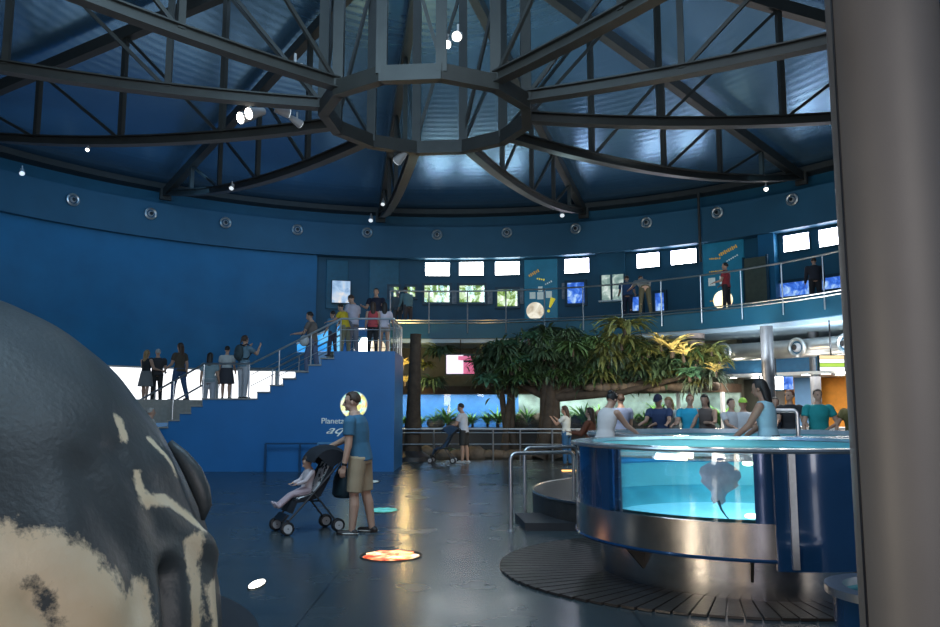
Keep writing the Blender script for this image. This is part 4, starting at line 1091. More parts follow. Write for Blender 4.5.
bump(60, 560, 100, 600, .05, .2); bump(90, 470, 140, 600, -.03, .12); bump(30, 600, 75, 640, -.05, .07)
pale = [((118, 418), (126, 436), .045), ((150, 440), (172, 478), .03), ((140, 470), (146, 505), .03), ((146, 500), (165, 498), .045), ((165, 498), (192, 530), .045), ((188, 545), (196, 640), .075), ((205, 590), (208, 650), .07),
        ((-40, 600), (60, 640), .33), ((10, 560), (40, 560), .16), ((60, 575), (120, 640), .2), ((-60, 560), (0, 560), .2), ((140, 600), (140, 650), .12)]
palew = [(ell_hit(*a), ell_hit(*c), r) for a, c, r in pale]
DK0, DK1 = ell_hit(32, 588), ell_hit(80, 650)
def segd(p, a, c):
    ac = c - a; l = ac.length_squared
    u = max(0, min(1, (p - a).dot(ac) / l)) if l > 0 else 0
    return (p - a - ac * u).length
vs, fs, mask = [], [], []
NU, NV_ = 300, 130
for j in range(NV_ + 1):
    ph = math.pi * .5 * j / NV_ * 1.0
    for i in range(NU):
        a = 2 * math.pi * i / NU
        nvec = V((math.sin(ph) * math.cos(a), math.sin(ph) * math.sin(a), math.cos(ph)))
        p = SC + V((nvec.x * SR.x, nvec.y * SR.y, nvec.z * SR.z))
        nn_ = V((nvec.x / SR.x, nvec.y / SR.y, nvec.z / SR.z)).normalized()
        dsp = .05 * noise.noise(p * .9) + .02 * noise.noise(p * 2.7)
        for A_, B_2, amp, rad in bumps:
            dist = segd(p, A_, B_2)
            if dist < rad * 3: dsp += amp * math.exp(-(dist / rad) ** 2)
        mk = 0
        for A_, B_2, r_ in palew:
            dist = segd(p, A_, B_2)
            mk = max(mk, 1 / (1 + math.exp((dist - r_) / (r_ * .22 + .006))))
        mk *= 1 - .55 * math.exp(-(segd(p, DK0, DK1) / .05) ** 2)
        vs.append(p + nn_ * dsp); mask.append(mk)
for j in range(NV_):
    for i in range(NU):
        k_ = (i + 1) % NU; fs.append((j * NU + i, (j + 1) * NU + i, (j + 1) * NU + k_, j * NU + k_))
# carry the skin straight down to the floor
o_ = len(vs) - NU
for i in range(NU):
    q = vs[o_ + i].copy(); q.z = .0; vs.append(q); mask.append(mask[o_ + i])
for i in range(NU):
    k_ = (i + 1) % NU; fs.append((o_ + i, o_ + NU + i, o_ + NU + k_, o_ + k_))
t = thing('sea_animal_sculpture', 'huge mottled grey sea animal sculpture filling the lower left corner', 'sculpture', (SC.x, SC.y, 0))
b = MB(); b.v = vs; b.f = [list(f) for f in fs]; b.mi = [0] * len(fs)
def skin_mat():
    m = bpy.data.materials.new('mottled_grey_hide'); m.use_nodes = True
    nt = m.node_tree; N = nt.nodes; L = nt.links; bs = N['Principled BSDF']
    bs.inputs['Roughness'].default_value = .42
    at = N.new('ShaderNodeAttribute'); at.attribute_name = 'pale'
    tc = N.new('ShaderNodeTexCoord')
    nz = N.new('ShaderNodeTexNoise'); nz.inputs['Scale'].default_value = 9; nz.inputs['Detail'].default_value = 9; nz.inputs['Roughness'].default_value = .7
    L.new(tc.outputs['Object'], nz.inputs['Vector'])
    ad = N.new('ShaderNodeMath'); ad.operation = 'MULTIPLY_ADD'; ad.inputs[1].default_value = 1.7; ad.inputs[2].default_value = -.85
    L.new(nz.outputs['Fac'], ad.inputs[0])
    s2 = N.new('ShaderNodeMath'); s2.operation = 'ADD'; s2.use_clamp = True; L.new(at.outputs['Fac'], s2.inputs[0]); L.new(ad.outputs[0], s2.inputs[1])
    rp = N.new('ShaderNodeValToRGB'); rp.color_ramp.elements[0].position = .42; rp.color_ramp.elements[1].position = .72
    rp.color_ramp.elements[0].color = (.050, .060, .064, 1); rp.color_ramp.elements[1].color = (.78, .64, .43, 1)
    L.new(s2.outputs[0], rp.inputs['Fac'])
    n2 = N.new('ShaderNodeTexNoise'); n2.inputs['Scale'].default_value = 2; n2.inputs['Detail'].default_value = 6
    L.new(tc.outputs['Object'], n2.inputs['Vector'])
    mx = N.new('ShaderNodeMixRGB'); mx.blend_type = 'OVERLAY'; mx.inputs[0].default_value = .45
    L.new(rp.outputs['Color'], mx.inputs[1]); L.new(n2.outputs['Fac'], mx.inputs[2]); L.new(mx.outputs[0], bs.inputs['Base Color'])
    n3 = N.new('ShaderNodeTexNoise'); n3.inputs['Scale'].default_value = 28; n3.inputs['Detail'].default_value = 6
    L.new(tc.outputs['Object'], n3.inputs['Vector'])
    bp = N.new('ShaderNodeBump'); bp.inputs['Strength'].default_value = .22; bp.inputs['Distance'].default_value = .02
    L.new(n3.outputs['Fac'], bp.inputs['Height']); L.new(bp.outputs['Normal'], bs.inputs['Normal'])
    return m
M['hide'] = skin_mat()
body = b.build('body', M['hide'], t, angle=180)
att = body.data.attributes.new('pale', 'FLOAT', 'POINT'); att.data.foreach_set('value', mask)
# ear-like flap on its far flank
def sil(px, py, D): 
    d = ray(px, py); tt = D / d.y; return V((0, 0, CAMZ)) + d * tt
flap = [sil(170, 442, 5.3), sil(182, 456, 5.3), sil(193, 472, 5.3), sil(201, 490, 5.3), sil(205, 506, 5.3), sil(203, 520, 5.3)]
b = MB(); b.tube(flap, [.02, .045, .06, .06, .045, .012], 14)
fl = b.build('flipper', M['hide'], t, angle=80)
fl.data.attributes.new('pale', 'FLOAT', 'POINT')
b = MB(); b.lathe((SC.x, SC.y, 0), [(1.0, 0.0), (2.5, 0), (2.5, .03), (1.0, .03)], 72); b.build('plinth', M['rubber'], t)

# ------------------------------------------------------------------ PEOPLE
_dg = bpy.context.evaluated_depsgraph_get
def fuse(b, name, m, parent, vox, smooth=4):
    """merge overlapping closed volumes into one continuous skin"""
    me = bpy.data.meshes.new('raw'); me.from_pydata([tuple(p) for p in b.v], [], b.f); me.update()
    import bmesh
    bm = bmesh.new(); bm.from_mesh(me); bmesh.ops.recalc_face_normals(bm, faces=bm.faces); bm.to_mesh(me); bm.free()
    o = bpy.data.objects.new('raw', me); COL.objects.link(o)
    md = o.modifiers.new('r', 'REMESH'); md.mode = 'VOXEL'; md.voxel_size = vox; md.use_smooth_shade = True
    if smooth:
        sm = o.modifiers.new('s', 'SMOOTH'); sm.iterations = smooth; sm.factor = .5
    bpy.context.view_layer.update()
    out = bpy.data.meshes.new_from_object(o.evaluated_get(_dg()))
    bpy.data.objects.remove(o); bpy.data.meshes.remove(me)
    out.name = name; out.materials.clear(); out.materials.append(m)
    out.polygons.foreach_set('use_smooth', [True] * len(out.polygons))
    r = bpy.data.objects.new(name, out); COL.objects.link(r); r.parent = parent
    return r
def capsule(b, a, c, r0, r1, n=14):
    a, c = V(a), V(c); d = c - a; L_ = d.length
    if L_ < 1e-5: return
    d.normalize(); up = V((0, 0, 1)) if abs(d.z) < .9 else V((1, 0, 0)); x = d.cross(up).normalized(); y = d.cross(x)
    rings = []
    for k in (-80, -55, -28, 0): rings.append((a + d * r0 * math.sin(R(k)), r0 * math.cos(R(k))))
    for k in (0, 28, 55, 80): rings.append((c + d * r1 * math.sin(R(k)), r1 * math.cos(R(k))))
    b.loft([[p + x * math.cos(2 * math.pi * i / n) * r + y * math.sin(2 * math.pi * i / n) * r for i in range(n)] for p, r in rings])
def mcol(name, c, rough=.75, **k):
    key = 'pm_' + name
    if key not in M: M[key] = mat(name, c, rough, **k)
    return M[key]
SKIN = {'fair': mcol('skin_fair', (.46, .27, .19), .5, var=.05), 'tan': mcol('skin_tan', (.33, .18, .12), .5, var=.05)}
HAIRC = {'dark': (.012, .009, .008), 'brown': (.045, .022, .012), 'blond': (.28, .17, .07), 'red': (.16, .045, .02), 'grey': (.35, .33, .31)}

def person(label, pos, heading, H=1.7, fem=False, lean=0, headp=0, heady=0, arms=None, legs=None, top=((.3, .3, .3), 'short'), bottom=((.1, .1, .1), 'long'),
           hair=('dark', 'short'), shoes=(.03, .03, .03), skin='fair', cap=None, vox=.017, group=None, seat=None, build_w=1.12, dress=False, sole=None, watch=False, face=False):
    s = H / 1.75
    root = thing('person', label, 'person', pos, group, rz=R(heading))
    arms = arms or ((8, 8, 15), (8, 8, 15)); legs = legs or ((4, 0), (-4, 2))
    # each arm: flex, abduct, elbow ; index 0 = left (-x), 1 = right (+x)
    T, S = .42 * s, .41 * s
    def ld(f, a, sg): return V((sg * math.sin(R(a)), math.sin(R(f)) * math.cos(R(a)), -math.cos(R(f)) * math.cos(R(a))))
    drops = []
    for f, k in [l_[:2] for l_ in legs]: drops.append(T * math.cos(R(f)) + S * math.cos(R(f - k)))
    pz = (max(drops) + .075 * s) if seat is None else seat
    pel = V((0, 0, pz))
    u = V((0, math.sin(R(lean)), math.cos(R(lean)))); w = V((0, math.cos(R(lean)), -math.sin(R(lean)))); X = V((1, 0, 0))
    wd = build_w * s
    if fem: prof = [(-.10, .12, .09), (-.02, .165, .115), (.05, .155, .105), (.16, .122, .085), (.30, .145, .10), (.40, .155, .095), (.47, .13, .08), (.51, .06, .06), (.56, .05, .05)]; sh = .165
    else: prof = [(-.10, .12, .095), (-.02, .155, .115), (.06, .15, .11), (.17, .145, .10), (.30, .168, .115), (.41, .185, .11), (.475, .15, .09), (.515, .07, .065), (.56, .058, .058)]; sh = .195
    def ring(t, rx, ry, off=0, n=22, sh_=0):
        c = pel + u * t * s
        return [c + X * (rx * wd + off) * math.cos(2 * math.pi * i / n) + w * ((ry * wd + off) * math.sin(2 * math.pi * i / n) + sh_) for i in range(n)]
    body = MB(); body.loft([ring(*p) for p in prof])
    nb = pel + u * .53 * s
    hp = lean * .6 + headp
    hu = V((0, math.sin(R(hp)), math.cos(R(hp)))); hc = nb + hu * .155 * s + V((0, math.cos(R(hp)) * .018, 0)) * s
    Rh = Matrix.Rotation(R(heady), 3, 'Z') @ Matrix.Rotation(-R(hp), 3, 'X')
    hs = s * (1.0 if H > 1.5 else 1.0 + (1.5 - H) * .55)
    capsule(body, nb - u * .03 * s, hc - hu * .05 * s, .055 * s, .05 * s)
    def hpnt(x, y, z): return hc + Rh @ V((x, y, z)) * hs
    body.ell(hc + Rh @ V((0, -.008, .02)) * hs, (.076 * hs, .095 * hs, .095 * hs), 20, 14, Rh)
    body.ell(hpnt(0, .022, -.045), (.056 * hs, .066 * hs, .068 * hs), 16, 10, Rh)      # jaw
    body.ell(hpnt(0, .075, -.088), (.022 * hs, .018 * hs, .018 * hs), 10, 8, Rh)       # chin
    capsule(body, hpnt(0, .082, .012), hpnt(0, .108, -.028), .009 * hs, .015 * hs, 8)   # nose
    capsule(body, hpnt(-.022, .084, -.057), hpnt(.022, .084, -.057), .008 * hs, .008 * hs, 8)
    capsule(body, hpnt(-.045, .072, .03), hpnt(.045, .072, .03), .012 * hs, .012 * hs, 8)
    for sg in (-1, 1): body.ell(hpnt(sg * .078, -.008, -.012), (.010 * hs, .020 * hs, .032 * hs), 8, 8, Rh)
    topb = MB(); hasT = top is not None
    hands = []
    for ix, sg in ((0, -1), (1, 1)):
        f, a, e = arms[ix][:3]; inw = arms[ix][3] if len(arms[ix]) > 3 else 0
        S0 = pel + u * .445 * s + X * sg * sh * wd
        d1 = V((sg * math.sin(R(a)), math.sin(R(f)) * math.cos(R(a)), -math.cos(R(f)) * math.cos(R(a))))
        E = S0 + d1 * .285 * s
        f2 = f + e; a2 = a - inw
        d2 = V((sg * math.sin(R(a2)), math.sin(R(f2)) * math.cos(R(a2)), -math.cos(R(f2)) * math.cos(R(a2))))
        Wp = E + d2 * .25 * s
        capsule(body, S0, E, .050 * wd, .040 * wd); capsule(body, E, Wp, .040 * wd, .026 * wd)
        # hand
        side = d2.cross(V((0, 0, 1))); side = side.normalized() if side.length > .1 else V((1, 0, 0))
        side = V((0, 1, 0)) if abs(d2.z) > .85 else side      # knuckle line
        pn = d2.cross(side).normalized()
        P1 = Wp + d2 * .085 * s
        for kk in (-.026, -.009, .009, .026): capsule(body, Wp + side * kk * .7 * s, P1 + side * kk * s, .013 * s, .012 * s, 8)
        curl = -1 if pn.dot(X * -sg) < 0 else 1
        for q_, (kk, fl_) in enumerate(((-.028, .058), (-.0095, .072), (.0095, .077), (.028, .068))):
            k0 = P1 + side * kk * s; c1 = (d2 * .85 + pn * curl * .35).normalized(); c2 = (d2 * .45 + pn * curl * .8).normalized()
            k1 = k0 + c1 * fl_ * .5 * s; k2 = k1 + c2 * fl_ * .5 * s
            capsule(body, k0, k1, .0095 * s, .0088 * s, 8); capsule(body, k1, k2, .0088 * s, .0075 * s, 8)
        th1 = Wp + d2 * .025 * s + side * .024 * s; th2 = th1 + (d2 * .7 + side * .7 + pn * curl * .2).normalized() * .045 * s; th3 = th2 + (d2 * .95 + side * .1 + pn * curl * .3).normalized() * .03 * s
        capsule(body, th1, th2, .013 * s, .011 * s, 8); capsule(body, th2, th3, .011 * s, .009 * s, 8)
        hands.append((Wp, d2, S0, E))
        if hasT and top[1] != 'none':
            capsule(topb, S0 - X * sg * .02 * s, S0 + d1 * .02 * s, .066 * wd, .066 * wd)
            if top[1] == 'short': topb.cone(S0, S0 + d1 * .17 * s, .066 * wd, .063 * wd, 14)
            else:
                capsule(topb, S0, E, .064 * wd, .054 * wd); topb.cone(E, E + d2 * .22 * s, .052 * wd, .038 * wd, 14)
    knees = []
    leg = MB(); pants = MB()
    for ix, sg in ((0, -1), (1, 1)):
        f, k = legs[ix][:2]; ab = legs[ix][2] if len(legs[ix]) > 2 else 1.5
        Hj = pel + X * sg * .085 * wd - V((0, 0, .02 * s)); d1 = ld(f, ab, sg); K = Hj + d1 * T; d2 = ld(f - k, ab, sg); A_ = K + d2 * S
        capsule(body, Hj, K, .082 * wd, .052 * wd)
        m1 = K + d2 * S * .3 - V((0, .012 * s, 0)); capsule(body, K, m1, .050 * wd, .054 * wd); capsule(body, m1, A_, .053 * wd, .034 * wd)
        toe = A_ + V((sg * .02, .15, -.045)) * s; heel = A_ + V((0, -.04, -.045)) * s
        if seat is not None: toe = A_ + (V((0, d2.z * -1, d2.y)).normalized() * .14 + d2 * .03) * s; heel = A_ + d2 * .03 * s
        capsule(body, A_, heel, .034 * s, .028 * s); capsule(body, heel, toe, .030 * s, .024 * s)
        knees.append((A_, heel, toe))
        if bottom and bottom[1] == 'short': pants.cone(Hj + V((0, 0, .03)), K + d1 * -.03 * s, .100 * wd, .082 * wd, 16); 
        elif bottom and bottom[1] == 'mini': pants.cone(Hj + V((0, 0, .03)), Hj + d1 * T * .42, .100 * wd, .090 * wd, 16)
        elif bottom and bottom[1] == 'long':
            capsule(pants, Hj, K, .096 * wd, .066 * wd); pants.cone(K, A_ + d2 * .02 * s, .066 * wd, .050 * wd, 16)
    fuse(body, 'body', SKIN[skin], root, vox * .8 if face else vox, 3)
    if hasT:
        off = .014 * s
        pr = [p for p in prof if p[0] <= .49]; pr[0] = (-.05, prof[1][1] + .005, prof[1][2] + .004)
        rings = [ring(t_, rx, ry, off) for t_, rx, ry in pr] + [ring(.515, .085 if not fem else .075, .07, .006)]
        if not dress:
            topb.loft(rings)
        else:
            c0 = pel + u * .06 * s
            down = [[pel + V((0, 0, -dd * s)) + X * (rx * wd) * math.cos(2 * math.pi * i / 22) + V((0, 1, 0)) * ry * wd * math.sin(2 * math.pi * i / 22) + V((0, 0, 0)) for i in range(22)] for dd, rx, ry in ((.48, .26, .22), (.25, .22, .18), (.05, .19, .14))]
            topb.loft(down + [r_ for (p_, r_) in zip(pr, rings) if p_[0] > .05] + [rings[-1]])
        fuse(topb, 'dress' if dress else 'shirt', mcol('cloth_%d_%d_%d' % tuple(int(c * 255) for c in top[0]), top[0], .8, var=.10, scale=5), root, vox * .9, 2)
    if bottom and not dress:
        off = .012 * s
        if bottom[1] == 'skirt':
            pants = MB(); pants.loft([[pel + V((0, 0, -dd * s)) + X * rx * wd * math.cos(2 * math.pi * i / 22) + V((0, 1, 0)) * ry * wd * math.sin(2 * math.pi * i / 22) for i in range(22)] for dd, rx, ry in ((.42, .24, .21), (.2, .21, .17), (.0, .18, .135))] + [ring(.10, .15, .105, off)])
        else: pants.loft([ring(-.09, .13, .10, off), ring(-.02, prof[1][1], prof[1][2], off), ring(.07, prof[2][1], prof[2][2], off)])
        fuse(pants, {'skirt': 'skirt', 'long': 'trousers', 'short': 'shorts', 'mini': 'shorts'}[bottom[1]], mcol('cloth_%d_%d_%d' % tuple(int(c * 255) for c in bottom[0]), bottom[0], .8, var=.10, scale=5), root, vox * .9, 2)
    for A_, heel, toe in knees:
        b = MB(); capsule(b, heel + V((0, 0, .004)), toe + V((0, 0, 0)), .040 * s, .036 * s, 12); capsule(b, A_ + (heel - A_) * .6, heel, .040 * s, .040 * s, 12)
        if seat is None:
            for v in b.v: v.z = max(v.z, .004)
        sh_o = b.build('shoe', mcol('shoe_%d_%d_%d' % tuple(int(c * 255) for c in shoes), shoes, .5), root, world=False, angle=60)
        if sole:
            b = MB(); mid_ = (heel + toe) / 2
            b.ell(V((mid_.x, mid_.y, .014)), (.046 * s, .145 * s, .014), 20, 6); b.build('sole', mcol('sole_pale', sole, .6), sh_o, world=False)
    # hair
    hcol = HAIRC[hair[0]]; hm = mcol('hair_' + hair[0], hcol, .55, var=.3, scale=30, bump=.4, bscale=60)
    hb = MB(); n_, m_ = 22, 14
    vs = []; 
    for j in range(m_ + 1):
        ph = math.pi * j / m_
        for i in range(n_):
            tt = 2 * math.pi * i / n_
            d = V((math.sin(ph) * math.cos(tt), math.sin(ph) * math.sin(tt), math.cos(ph)))
            rr = V((.086, .107, .105))
            if hair[1] == 'short' : rr = V((.083, .103, .103))
            p = V((d.x * rr.x, d.y * rr.y - .014, d.z * rr.z + .024))
            face_ = d.y > .42 and d.z < .45
            low = d.z < ((-.25 + .45 * min(d.y, .3)) if hair[1] == 'short' else -.75)
            if face_ or low: p = V((d.x * .05, min(d.y, .3) * .05 - .02, max(d.z * .05, -.02)))
            p += d * (.006 * noise.noise(d * 5))
            vs.append(hc + Rh @ p * hs)
    fs = [(j * n_ + i, (j + 1) * n_ + i, (j + 1) * n_ + (i + 1) % n_, j * n_ + (i + 1) % n_) for j in range(m_) for i in range(n_)]
    hb.add(vs, fs)
    if hair[1] == 'long':
        rs = []
        for k, (zz, yy, rx, ry) in enumerate(((.09, -.03, .05, .05), (.03, -.055, .085, .06), (-.06, -.075, .088, .055), (-.15, -.085, .085, .045), (-.26, -.10, .070, .035), (-.34, -.10, .03, .018))):
            c = hc + (Rh @ V((0, yy, zz)) * hs if zz > -.05 else (Rh @ V((0, yy, -.05)) * hs + (-hu * .35 + V((0, 0, -.65))) * (-zz - .05) * hs))
            rs.append([c + Rh @ V((rx * math.cos(2 * math.pi * i / 14), ry * math.sin(2 * math.pi * i / 14), 0)) * hs for i in range(14)])
        hb.loft(rs)
    if hair[1] == 'bun': hb.ell(hpnt(0, -.10, .07), .045 * hs, 12, 8)
    if hair[1] == 'tail': capsule(hb, hpnt(0, -.10, .05), hpnt(0, -.16, -.10), .032 * hs, .014 * hs)
    hb.build('hair', hm, root, world=False, angle=80)
    if cap:
        b = MB(); vs = []
        for j in range(7):
            ph = math.pi * .5 * j / 6
            for i in range(20):
                tt = 2 * math.pi * i / 20; vs.append(hpnt(.094 * math.sin(ph) * math.cos(tt), .114 * math.sin(ph) * math.sin(tt) - .01, .112 * math.cos(ph) + .03))
        fs = [(j * 20 + i, (j + 1) * 20 + i, (j + 1) * 20 + (i + 1) % 20, j * 20 + (i + 1) % 20) for j in range(6) for i in range(20)] + [tuple(range(139, 119, -1))]
        b.add(vs, fs); b.ell(hpnt(0, .12, .035), (.07 * hs, .07 * hs, .010 * hs), 14, 6, Rh)
        b.build('cap', mcol('cap_%d_%d_%d' % tuple(int(c * 255) for c in cap), cap, .8), root, world=False, angle=60)
    if face:
        for sg in (-1, 1):
            b = MB(); b.ell(hpnt(sg * .033, .079, .006), .012 * hs, 10, 8); b.build('eye', mcol('eye_dark', (.05, .04, .04), .2), root, world=False)
    if watch:
        Wp, d2, S0, E = hands[0]
        b = MB(); b.cone(Wp - d2 * .035, Wp - d2 * .005, .036 * s, .034 * s, 18); b.build('watch', mcol('black_strap', (.01, .01, .01), .4), root, world=False)
    return root, hands

def backpack(pos, heading, z, c, label, s=1.0):
    t = thing('backpack', label, 'backpack', (pos[0], pos[1], z), rz=R(heading))
    b = MB(); b.ell((0, -.20 * s, 0), (.15 * s, .085 * s, .22 * s), 16, 12); b.build('bag', mcol('bag_%d_%d_%d' % tuple(int(k * 255) for k in c), c, .7), t, world=False)
    b = MB(); b.ell((0, -.27 * s, -.07 * s), (.10 * s, .04 * s, .10 * s), 14, 8); b.build('front_pocket', mcol('bag_%d_%d_%d' % tuple(int(k * 255) for k in c), c, .7), t, world=False)
    for sg in (-1, 1):
        b = MB(); b.tube([V((sg * .09, -.16, .18)) * s, V((sg * .11, -.02, .245)) * s, V((sg * .12, .10, .18)) * s, V((sg * .13, .13, .0)) * s, V((sg * .16, -.04, -.16)) * s, V((sg * .12, -.16, -.16)) * s], .016 * s, 8); b.build('strap', M['black'], t, world=False)
    return t

# --- the man with the stroller
MP = at_z(359, 533, 0)
person('man in a blue T-shirt, khaki shorts and dark shoes pushing a black stroller', MP, 80, 1.82, lean=9, heady=14, headp=2, arms=((0, 5, 10), (38, 0, 28)), legs=((5, 3), (-6, 5)),
       top=((.035, .12, .20), 'short'), bottom=((.36, .27, .17), 'short'), hair=('brown', 'short'), shoes=(.02, .012, .01), sole=(.55, .5, .45), watch=True, vox=.010, face=True, build_w=1.16)
# --- strollers
def stroller(label, pos, heading, fabric, liner, s=1.0, canopy=True):
    t = thing('stroller', label, 'stroller', pos, rz=R(heading)); t.scale = (s, s, s)
    mt = mcol('stroller_frame', (.06, .06, .065), .4, metal=.6)
    fb = mcol('fabric_%d_%d_%d' % tuple(int(k * 255) for k in fabric), fabric, .85)
    for sx in (-1, 1):
        b = MB(); b.tube([V((sx * .22, .36, .15)), V((sx * .225, .1, .42)), V((sx * .23, -.2, .74)), V((sx * .23, -.40, .95)), V((sx * .23, -.47, 1.0)), V((sx * .22, -.52, .98))], .013, 8); b.build('side_tube', mt, t, world=False)
        b = MB(); b.tube([V((sx * .24, -.30, .10)), V((sx * .225, -.04, .42)), V((sx * .22, .05, .52))], .012, 8); b.build('rear_leg', mt, t, world=False)
        b = MB(); b.tube([V((sx * .23, -.44, .985)), V((sx * .225, -.50, .99)), V((sx * .22, -.53, .96))], .020, 8); b.build('grip', M['black'], t, world=False)
        for y in (.36, -.30):
            for k in (-1, 1):
                x0 = sx * .235 + k * .028
                w_ = MB(); w_.tube([V((x0, y + math.cos(a) * .068, .085 + math.sin(a) * .068)) for a in [2 * math.pi * i / 20 for i in range(21)]], .016, 7); wo = w_.build('wheel', M['black'], t, world=False)
                h = MB(); h.cone((x0 - .010, y, .085), (x0 + .010, y, .085), .055, .055, 16); h.build('hub', M['lampbody'], wo, world=False)
            h = MB(); h.cone((sx * .235 - .045, y, .085), (sx * .235 + .045, y, .085), .008, .008, 8); h.build('axle', mt, t, world=False)
        b = MB(); b.tube([V((sx * .235, .36, .09)), V((sx * .23, .36, .19))], .018, 8); b.build('fork', M['black'], t, world=False)
    b = MB(); b.tube([V((-.22, -.06, .40)), V((0, -.02, .37)), V((.22, -.06, .40))], .011, 8); b.build('cross_bar', mt, t, world=False)
    # sling seat
    path = [(.30, .26), (.24, .40), (.05, .42), (-.06, .46), (-.17, .66), (-.25, .88)]
    b = MB(); 
    for k in range(len(path) - 1):
        (y0, z0), (y1, z1) = path[k], path[k + 1]
        b.bar(V((0, y0, z0)), V((0, y1, z1)), .40, .035)
    b.build('seat_fabric', fb, t, world=False, angle=30)
    path2 = [(.20, .425), (.05, .447), (-.03, .475), (-.14, .68), (-.21, .86)]
    b = MB()
    for k in range(len(path2) - 1):
        (y0, z0), (y1, z1) = path2[k], path2[k + 1]; b.bar(V((0, y0, z0)), V((0, y1, z1)), .30, .02)
    b.build('seat_liner', liner, t, world=False, angle=30)
    for sx in (-1, 1):
        b = MB(); b.prism([V((sx * .205, .2, .40)), V((sx * .205, -.05, .44)), V((sx * .21, -.24, .86)), V((sx * .21, -.19, .84)), V((sx * .205, .0, .50)), V((sx * .205, .2, .44))], (sx * .012, 0, 0)); b.build('side_fabric', fb, t, world=False)
    b = MB(); b.bar((0, .40, .16), (0, .33, .24), .36, .025); b.build('footrest', M['black'], t, world=False)
    if canopy:
        vs = []; n, m = 12, 9
        for i in range(n + 1):
            a = R(18 + 128 * i / n)
            for j in range(m + 1):
                x = -.235 + .47 * j / m; bow = 1 - .18 * (abs(x) / .235) ** 3
                vs.append(V((x, -.20 - .30 * math.cos(a) * bow * -1 * 1.0, .80 + .29 * math.sin(a) * bow)))
        o_ = len(vs)
        vs2 = [V((p.x * .94, (p.y + .2) * .94 - .2, (p.z - .8) * .94 + .8)) for p in vs]
        fs = []
        for i in range(n):
            for j in range(m):
                a = i * (m + 1) + j; fs.append((a, a + 1, a + m + 2, a + m + 1)); fs.append((o_ + a, o_ + a + m + 1, o_ + a + m + 2, o_ + a + 1))
        b = MB(); b.add(vs + vs2, fs)
        for sx in (-1, 1):
            poly = [V((sx * .23, -.2, .8))] + [V((sx * .232, -.20 + .30 * math.cos(R(40 + 106 * i / 10)) * .82, .80 + .29 * math.sin(R(40 + 106 * i / 10)) * .82)) for i in range(11)]
            b.prism(poly, (sx * .008, 0, 0))
        b.build('canopy', fb, t, world=False, angle=50)
    return t
M['cow'] = mat('spotted_liner', (.5, .5, .5), .8)
_r = [n for n in M['cow'].node_tree.nodes if n.type == 'VALTORGB'][0]
_r.color_ramp.interpolation = 'CONSTANT'; _r.color_ramp.elements[0].color = (.75, .72, .7, 1); _r.color_ramp.elements[0].position = 0; _r.color_ramp.elements[1].color = (.02, .02, .02, 1); _r.color_ramp.elements[1].position = .56
[n for n in M['cow'].node_tree.nodes if n.type == 'TEX_NOISE'][0].inputs['Scale'].default_value = 14
SP = at_z(309, 531, 0)
stroller('black stroller with raised canopy and spotted liner pushed by the man in shorts', SP, 120, (.008, .009, .014), M['cow'], 1.0)
q = SP + Matrix.Rotation(R(120), 3, 'Z') @ V((0, .05, 0))
person('baby in pale clothes sitting in the black stroller', (q.x, q.y, .46), 120, .88, seat=.07, lean=-10, headp=30, arms=((40, 4, 30, 20), (35, 4, 40, 20)), legs=((78, 30), (72, 18)), top=((.55, .45, .45), 'long'), bottom=((.42, .30, .32), 'long'), hair=('brown', 'short'), shoes=(.45, .35, .38), vox=.010)
# bag hanging behind it
q = SP + Matrix.Rotation(R(120), 3, 'Z') @ V((0, -.44, .62))
t = thing('shopping_bag', 'black bag hanging from the handle of the near stroller', 'bag', q, rz=R(120))
b = MB(); b.loft([[V((.15 * sc * math.cos(2 * math.pi * i / 20), .10 * sc2 * math.sin(2 * math.pi * i / 20), z_)) for i in range(20)] for z_, sc, sc2 in ((-.22, 1.1, .9), (-.18, 1.25, 1.25), (0, 1.1, 1.15), (.12, .9, .7), (.18, .8, .3))]); b.build('bag', mcol('dark_teal_bag', (.012, .03, .04), .6), t, world=False)
for sx in (-1, 1):
    b = MB(); b.tube([V((sx * .09, 0, .17)), V((sx * .12, -.02, .26)), V((sx * .15, -.02, .34))], .008, 6); b.build('strap', M['black'], t, world=False)

# --- far man with second stroller, and the one in jeans
q = xdir(464, 23.3); person('man in a white shirt and dark shorts standing behind a dark stroller by the railing', q, 72, 1.76, lean=6, headp=8, arms=((25, 6, 50), (30, 6, 50)), legs=((2, 2), (-4, 2)), top=((.55, .58, .66), 'short'), bottom=((.03, .03, .03), 'short'), hair=('dark', 'short'), shoes=(.5, .5, .5))
stroller('dark blue stroller with red edging in front of the man in white by the railing', xdir(444, 23.2), 82, (.02, .05, .10), mcol('red_liner', (.35, .03, .02)), 1.0)
q = xdir(566, 22.6); person('person in a pale shirt and jeans raising both hands by the railing', q, 60, 1.68, fem=True, headp=12, arms=((50, 5, 85, 20), (50, 5, 85, 20)), legs=((2, 3), (-3, 2)), top=((.55, .58, .55), 'short'), bottom=((.02, .09, .20), 'long'), hair=('brown', 'long'))

